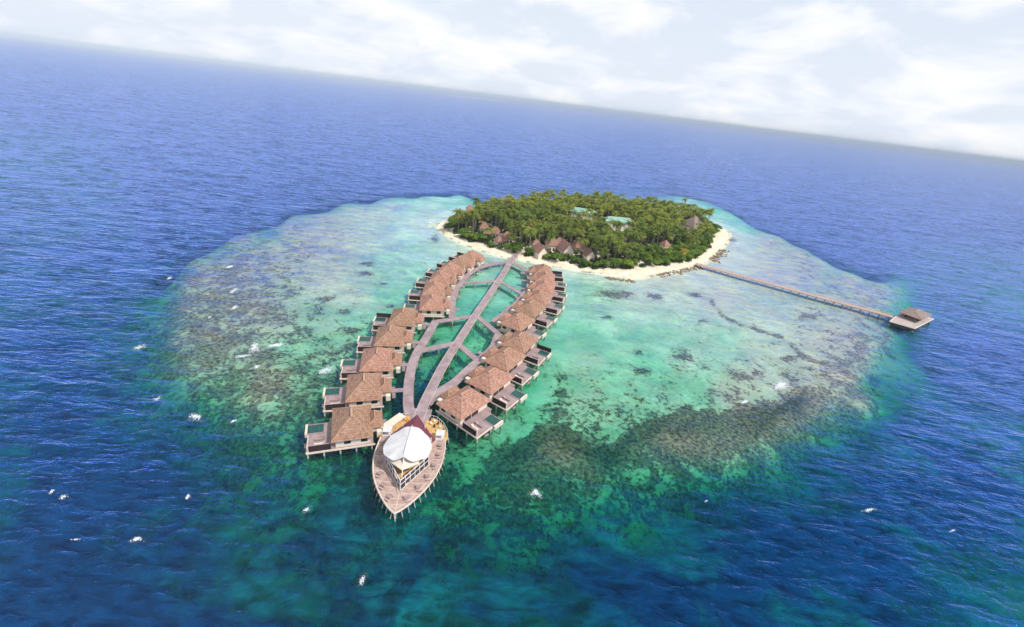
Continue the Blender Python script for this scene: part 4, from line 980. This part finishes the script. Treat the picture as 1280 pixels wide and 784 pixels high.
# ------------------------------------------------------------------ breaking foam over the reef
def foam_material(nm, bias):
    m = bpy.data.materials.new(nm); m.use_nodes = True; t = m.node_tree; b = t.nodes['Principled BSDF']
    pos = nd(t, 'ShaderNodeNewGeometry').outputs['Position']; fl = attr(t, 'fall')
    n = mathn(t, 'ADD', mathn(t, 'MULTIPLY', noise(t, pos, 1.3, 7, .8, 1.0), .5), mathn(t, 'MULTIPLY', noise(t, pos, 3.6, 4, .7, .5), .5))
    v = mathn(t, 'ADD', mathn(t, 'MULTIPLY', mathn(t, 'SUBTRACT', n, .5), 5.5), mathn(t, 'MULTIPLY', fl, 1.45))
    al = mrange(t, v, bias, bias+.6, 0, .85); al = mathn(t, 'MULTIPLY', al, mrange(t, fl, 0, .25))
    t.links.new(al, b.inputs['Alpha']); b.inputs['Base Color'].default_value = (.82,.86,.90,1); b.inputs['Roughness'].default_value = .8
    return m
FOAM = [foam_material('foam', .86), foam_material('thin_foam', .76)]
def foam(px_, py_, w_, h_, label, n=70, rot=0, z=.06):
    n = int(n*1.7)
    A = at(px_-w_/2, py_); B = at(px_+w_/2, py_); C_ = at(px_, py_-h_/2); D = at(px_, py_+h_/2); c = at(px_, py_)
    ux = (B-A)*.8; uy = (C_-D)*.8; mb = MB(); G = 14; vs = []
    for i in range(G+1):
        for j in range(G+1):
            a = i/G*2-1; b = j/G*2-1; q = max(abs(a), abs(b)); l_ = math.hypot(a, b) or 1; a *= q/l_; b *= q/l_
            rad = max(0, 1-q*q); p = ux*a+uy*(b+.3*math.sin(a*3+rot))
            vs.append((p.x, p.y, .02+rad*(.10+rr.uniform(0, .22))))
    mb.add(vs, [(i*(G+1)+j, (i+1)*(G+1)+j, (i+1)*(G+1)+j+1, i*(G+1)+j+1) for i in range(G) for j in range(G)])
    o = mb.build('sea_foam', FOAM[0 if n > 60 else 1]); o.location = c
    fall = []
    for i in range(G+1):
        for j in range(G+1): fall.append(1-max(abs(i/G*2-1), abs(j/G*2-1)))
    set_attr(o, 'fall', fall); tag(o, label, 'foam', 'white breaking foam on the reef')
foam(174,435,26,8,'bright white breaker on the left reef rim over a dark rock', 90)
foam(318,439,20,20,'tall white splash on the left reef flat', 110, 1.2)
foam(303,446,36,6,'long thin foam trail left of the tall white splash', 50)
foam(321,459,12,5,'small white breaker just below the tall splash', 25)
foam(345,432,26,6,'faint foam streak right of the tall white splash', 25)
foam(197,499,14,7,'white breaker at the right side of the big dark rock on the left', 45)
foam(245,524,26,12,'loose grey-white foam patch below the big dark rock on the left', 55, 2)
foam(292,527,10,4,'small foam fleck right of the loose grey-white patch', 14)
foam(79,622,16,7,'larger white breaker at the lower left, in deep blue water', 50)
foam(65,615,10,6,'smaller white breaker at the lower left, beside the larger one', 26)
foam(235,622,8,8,'tiny whitecap on the blue slope left of the villas', 14)
foam(172,676,20,8,'thin whitecap streak in the deep blue lower left', 20, 1)
foam(96,675,18,3,'faint whitecap line at the far lower left', 12)
foam(383,638,15,10,'white breaker beside dark rocks below the nearest left villa', 60)
foam(453,725,14,18,'sparkling foam patch near the bottom left of the bow', 60)
foam(670,620,20,16,'lacy grey-white foam patch right of the bow', 75, 2)
foam(292,364,12,7,'upper white breaker on the left reef flat', 30)
foam(293,385,12,6,'second white breaker on the left reef flat', 24)
foam(262,397,6,4,'single white fleck on the left reef flat', 12)
foam(287,334,14,4,'thin foam line at the upper left reef rim', 16)
foam(212,348,8,4,'tiny foam fleck at the outer left reef rim', 8)
foam(408,465,34,14,'pale rippled foam beside the middle left villa deck', 60, .5)
foam(975,486,38,20,'scattered pale foam over the right reef crest', 70, 1)
foam(1086,638,22,6,'thin whitecap in the deep blue lower right', 26)
foam(1190,664,12,4,'small whitecap right of the thin lower right one', 10)
foam(882,627,6,3,'tiny foam fleck on the green slope', 8)
foam(930,503,12,5,'white fleck on the dark reef crest', 22)
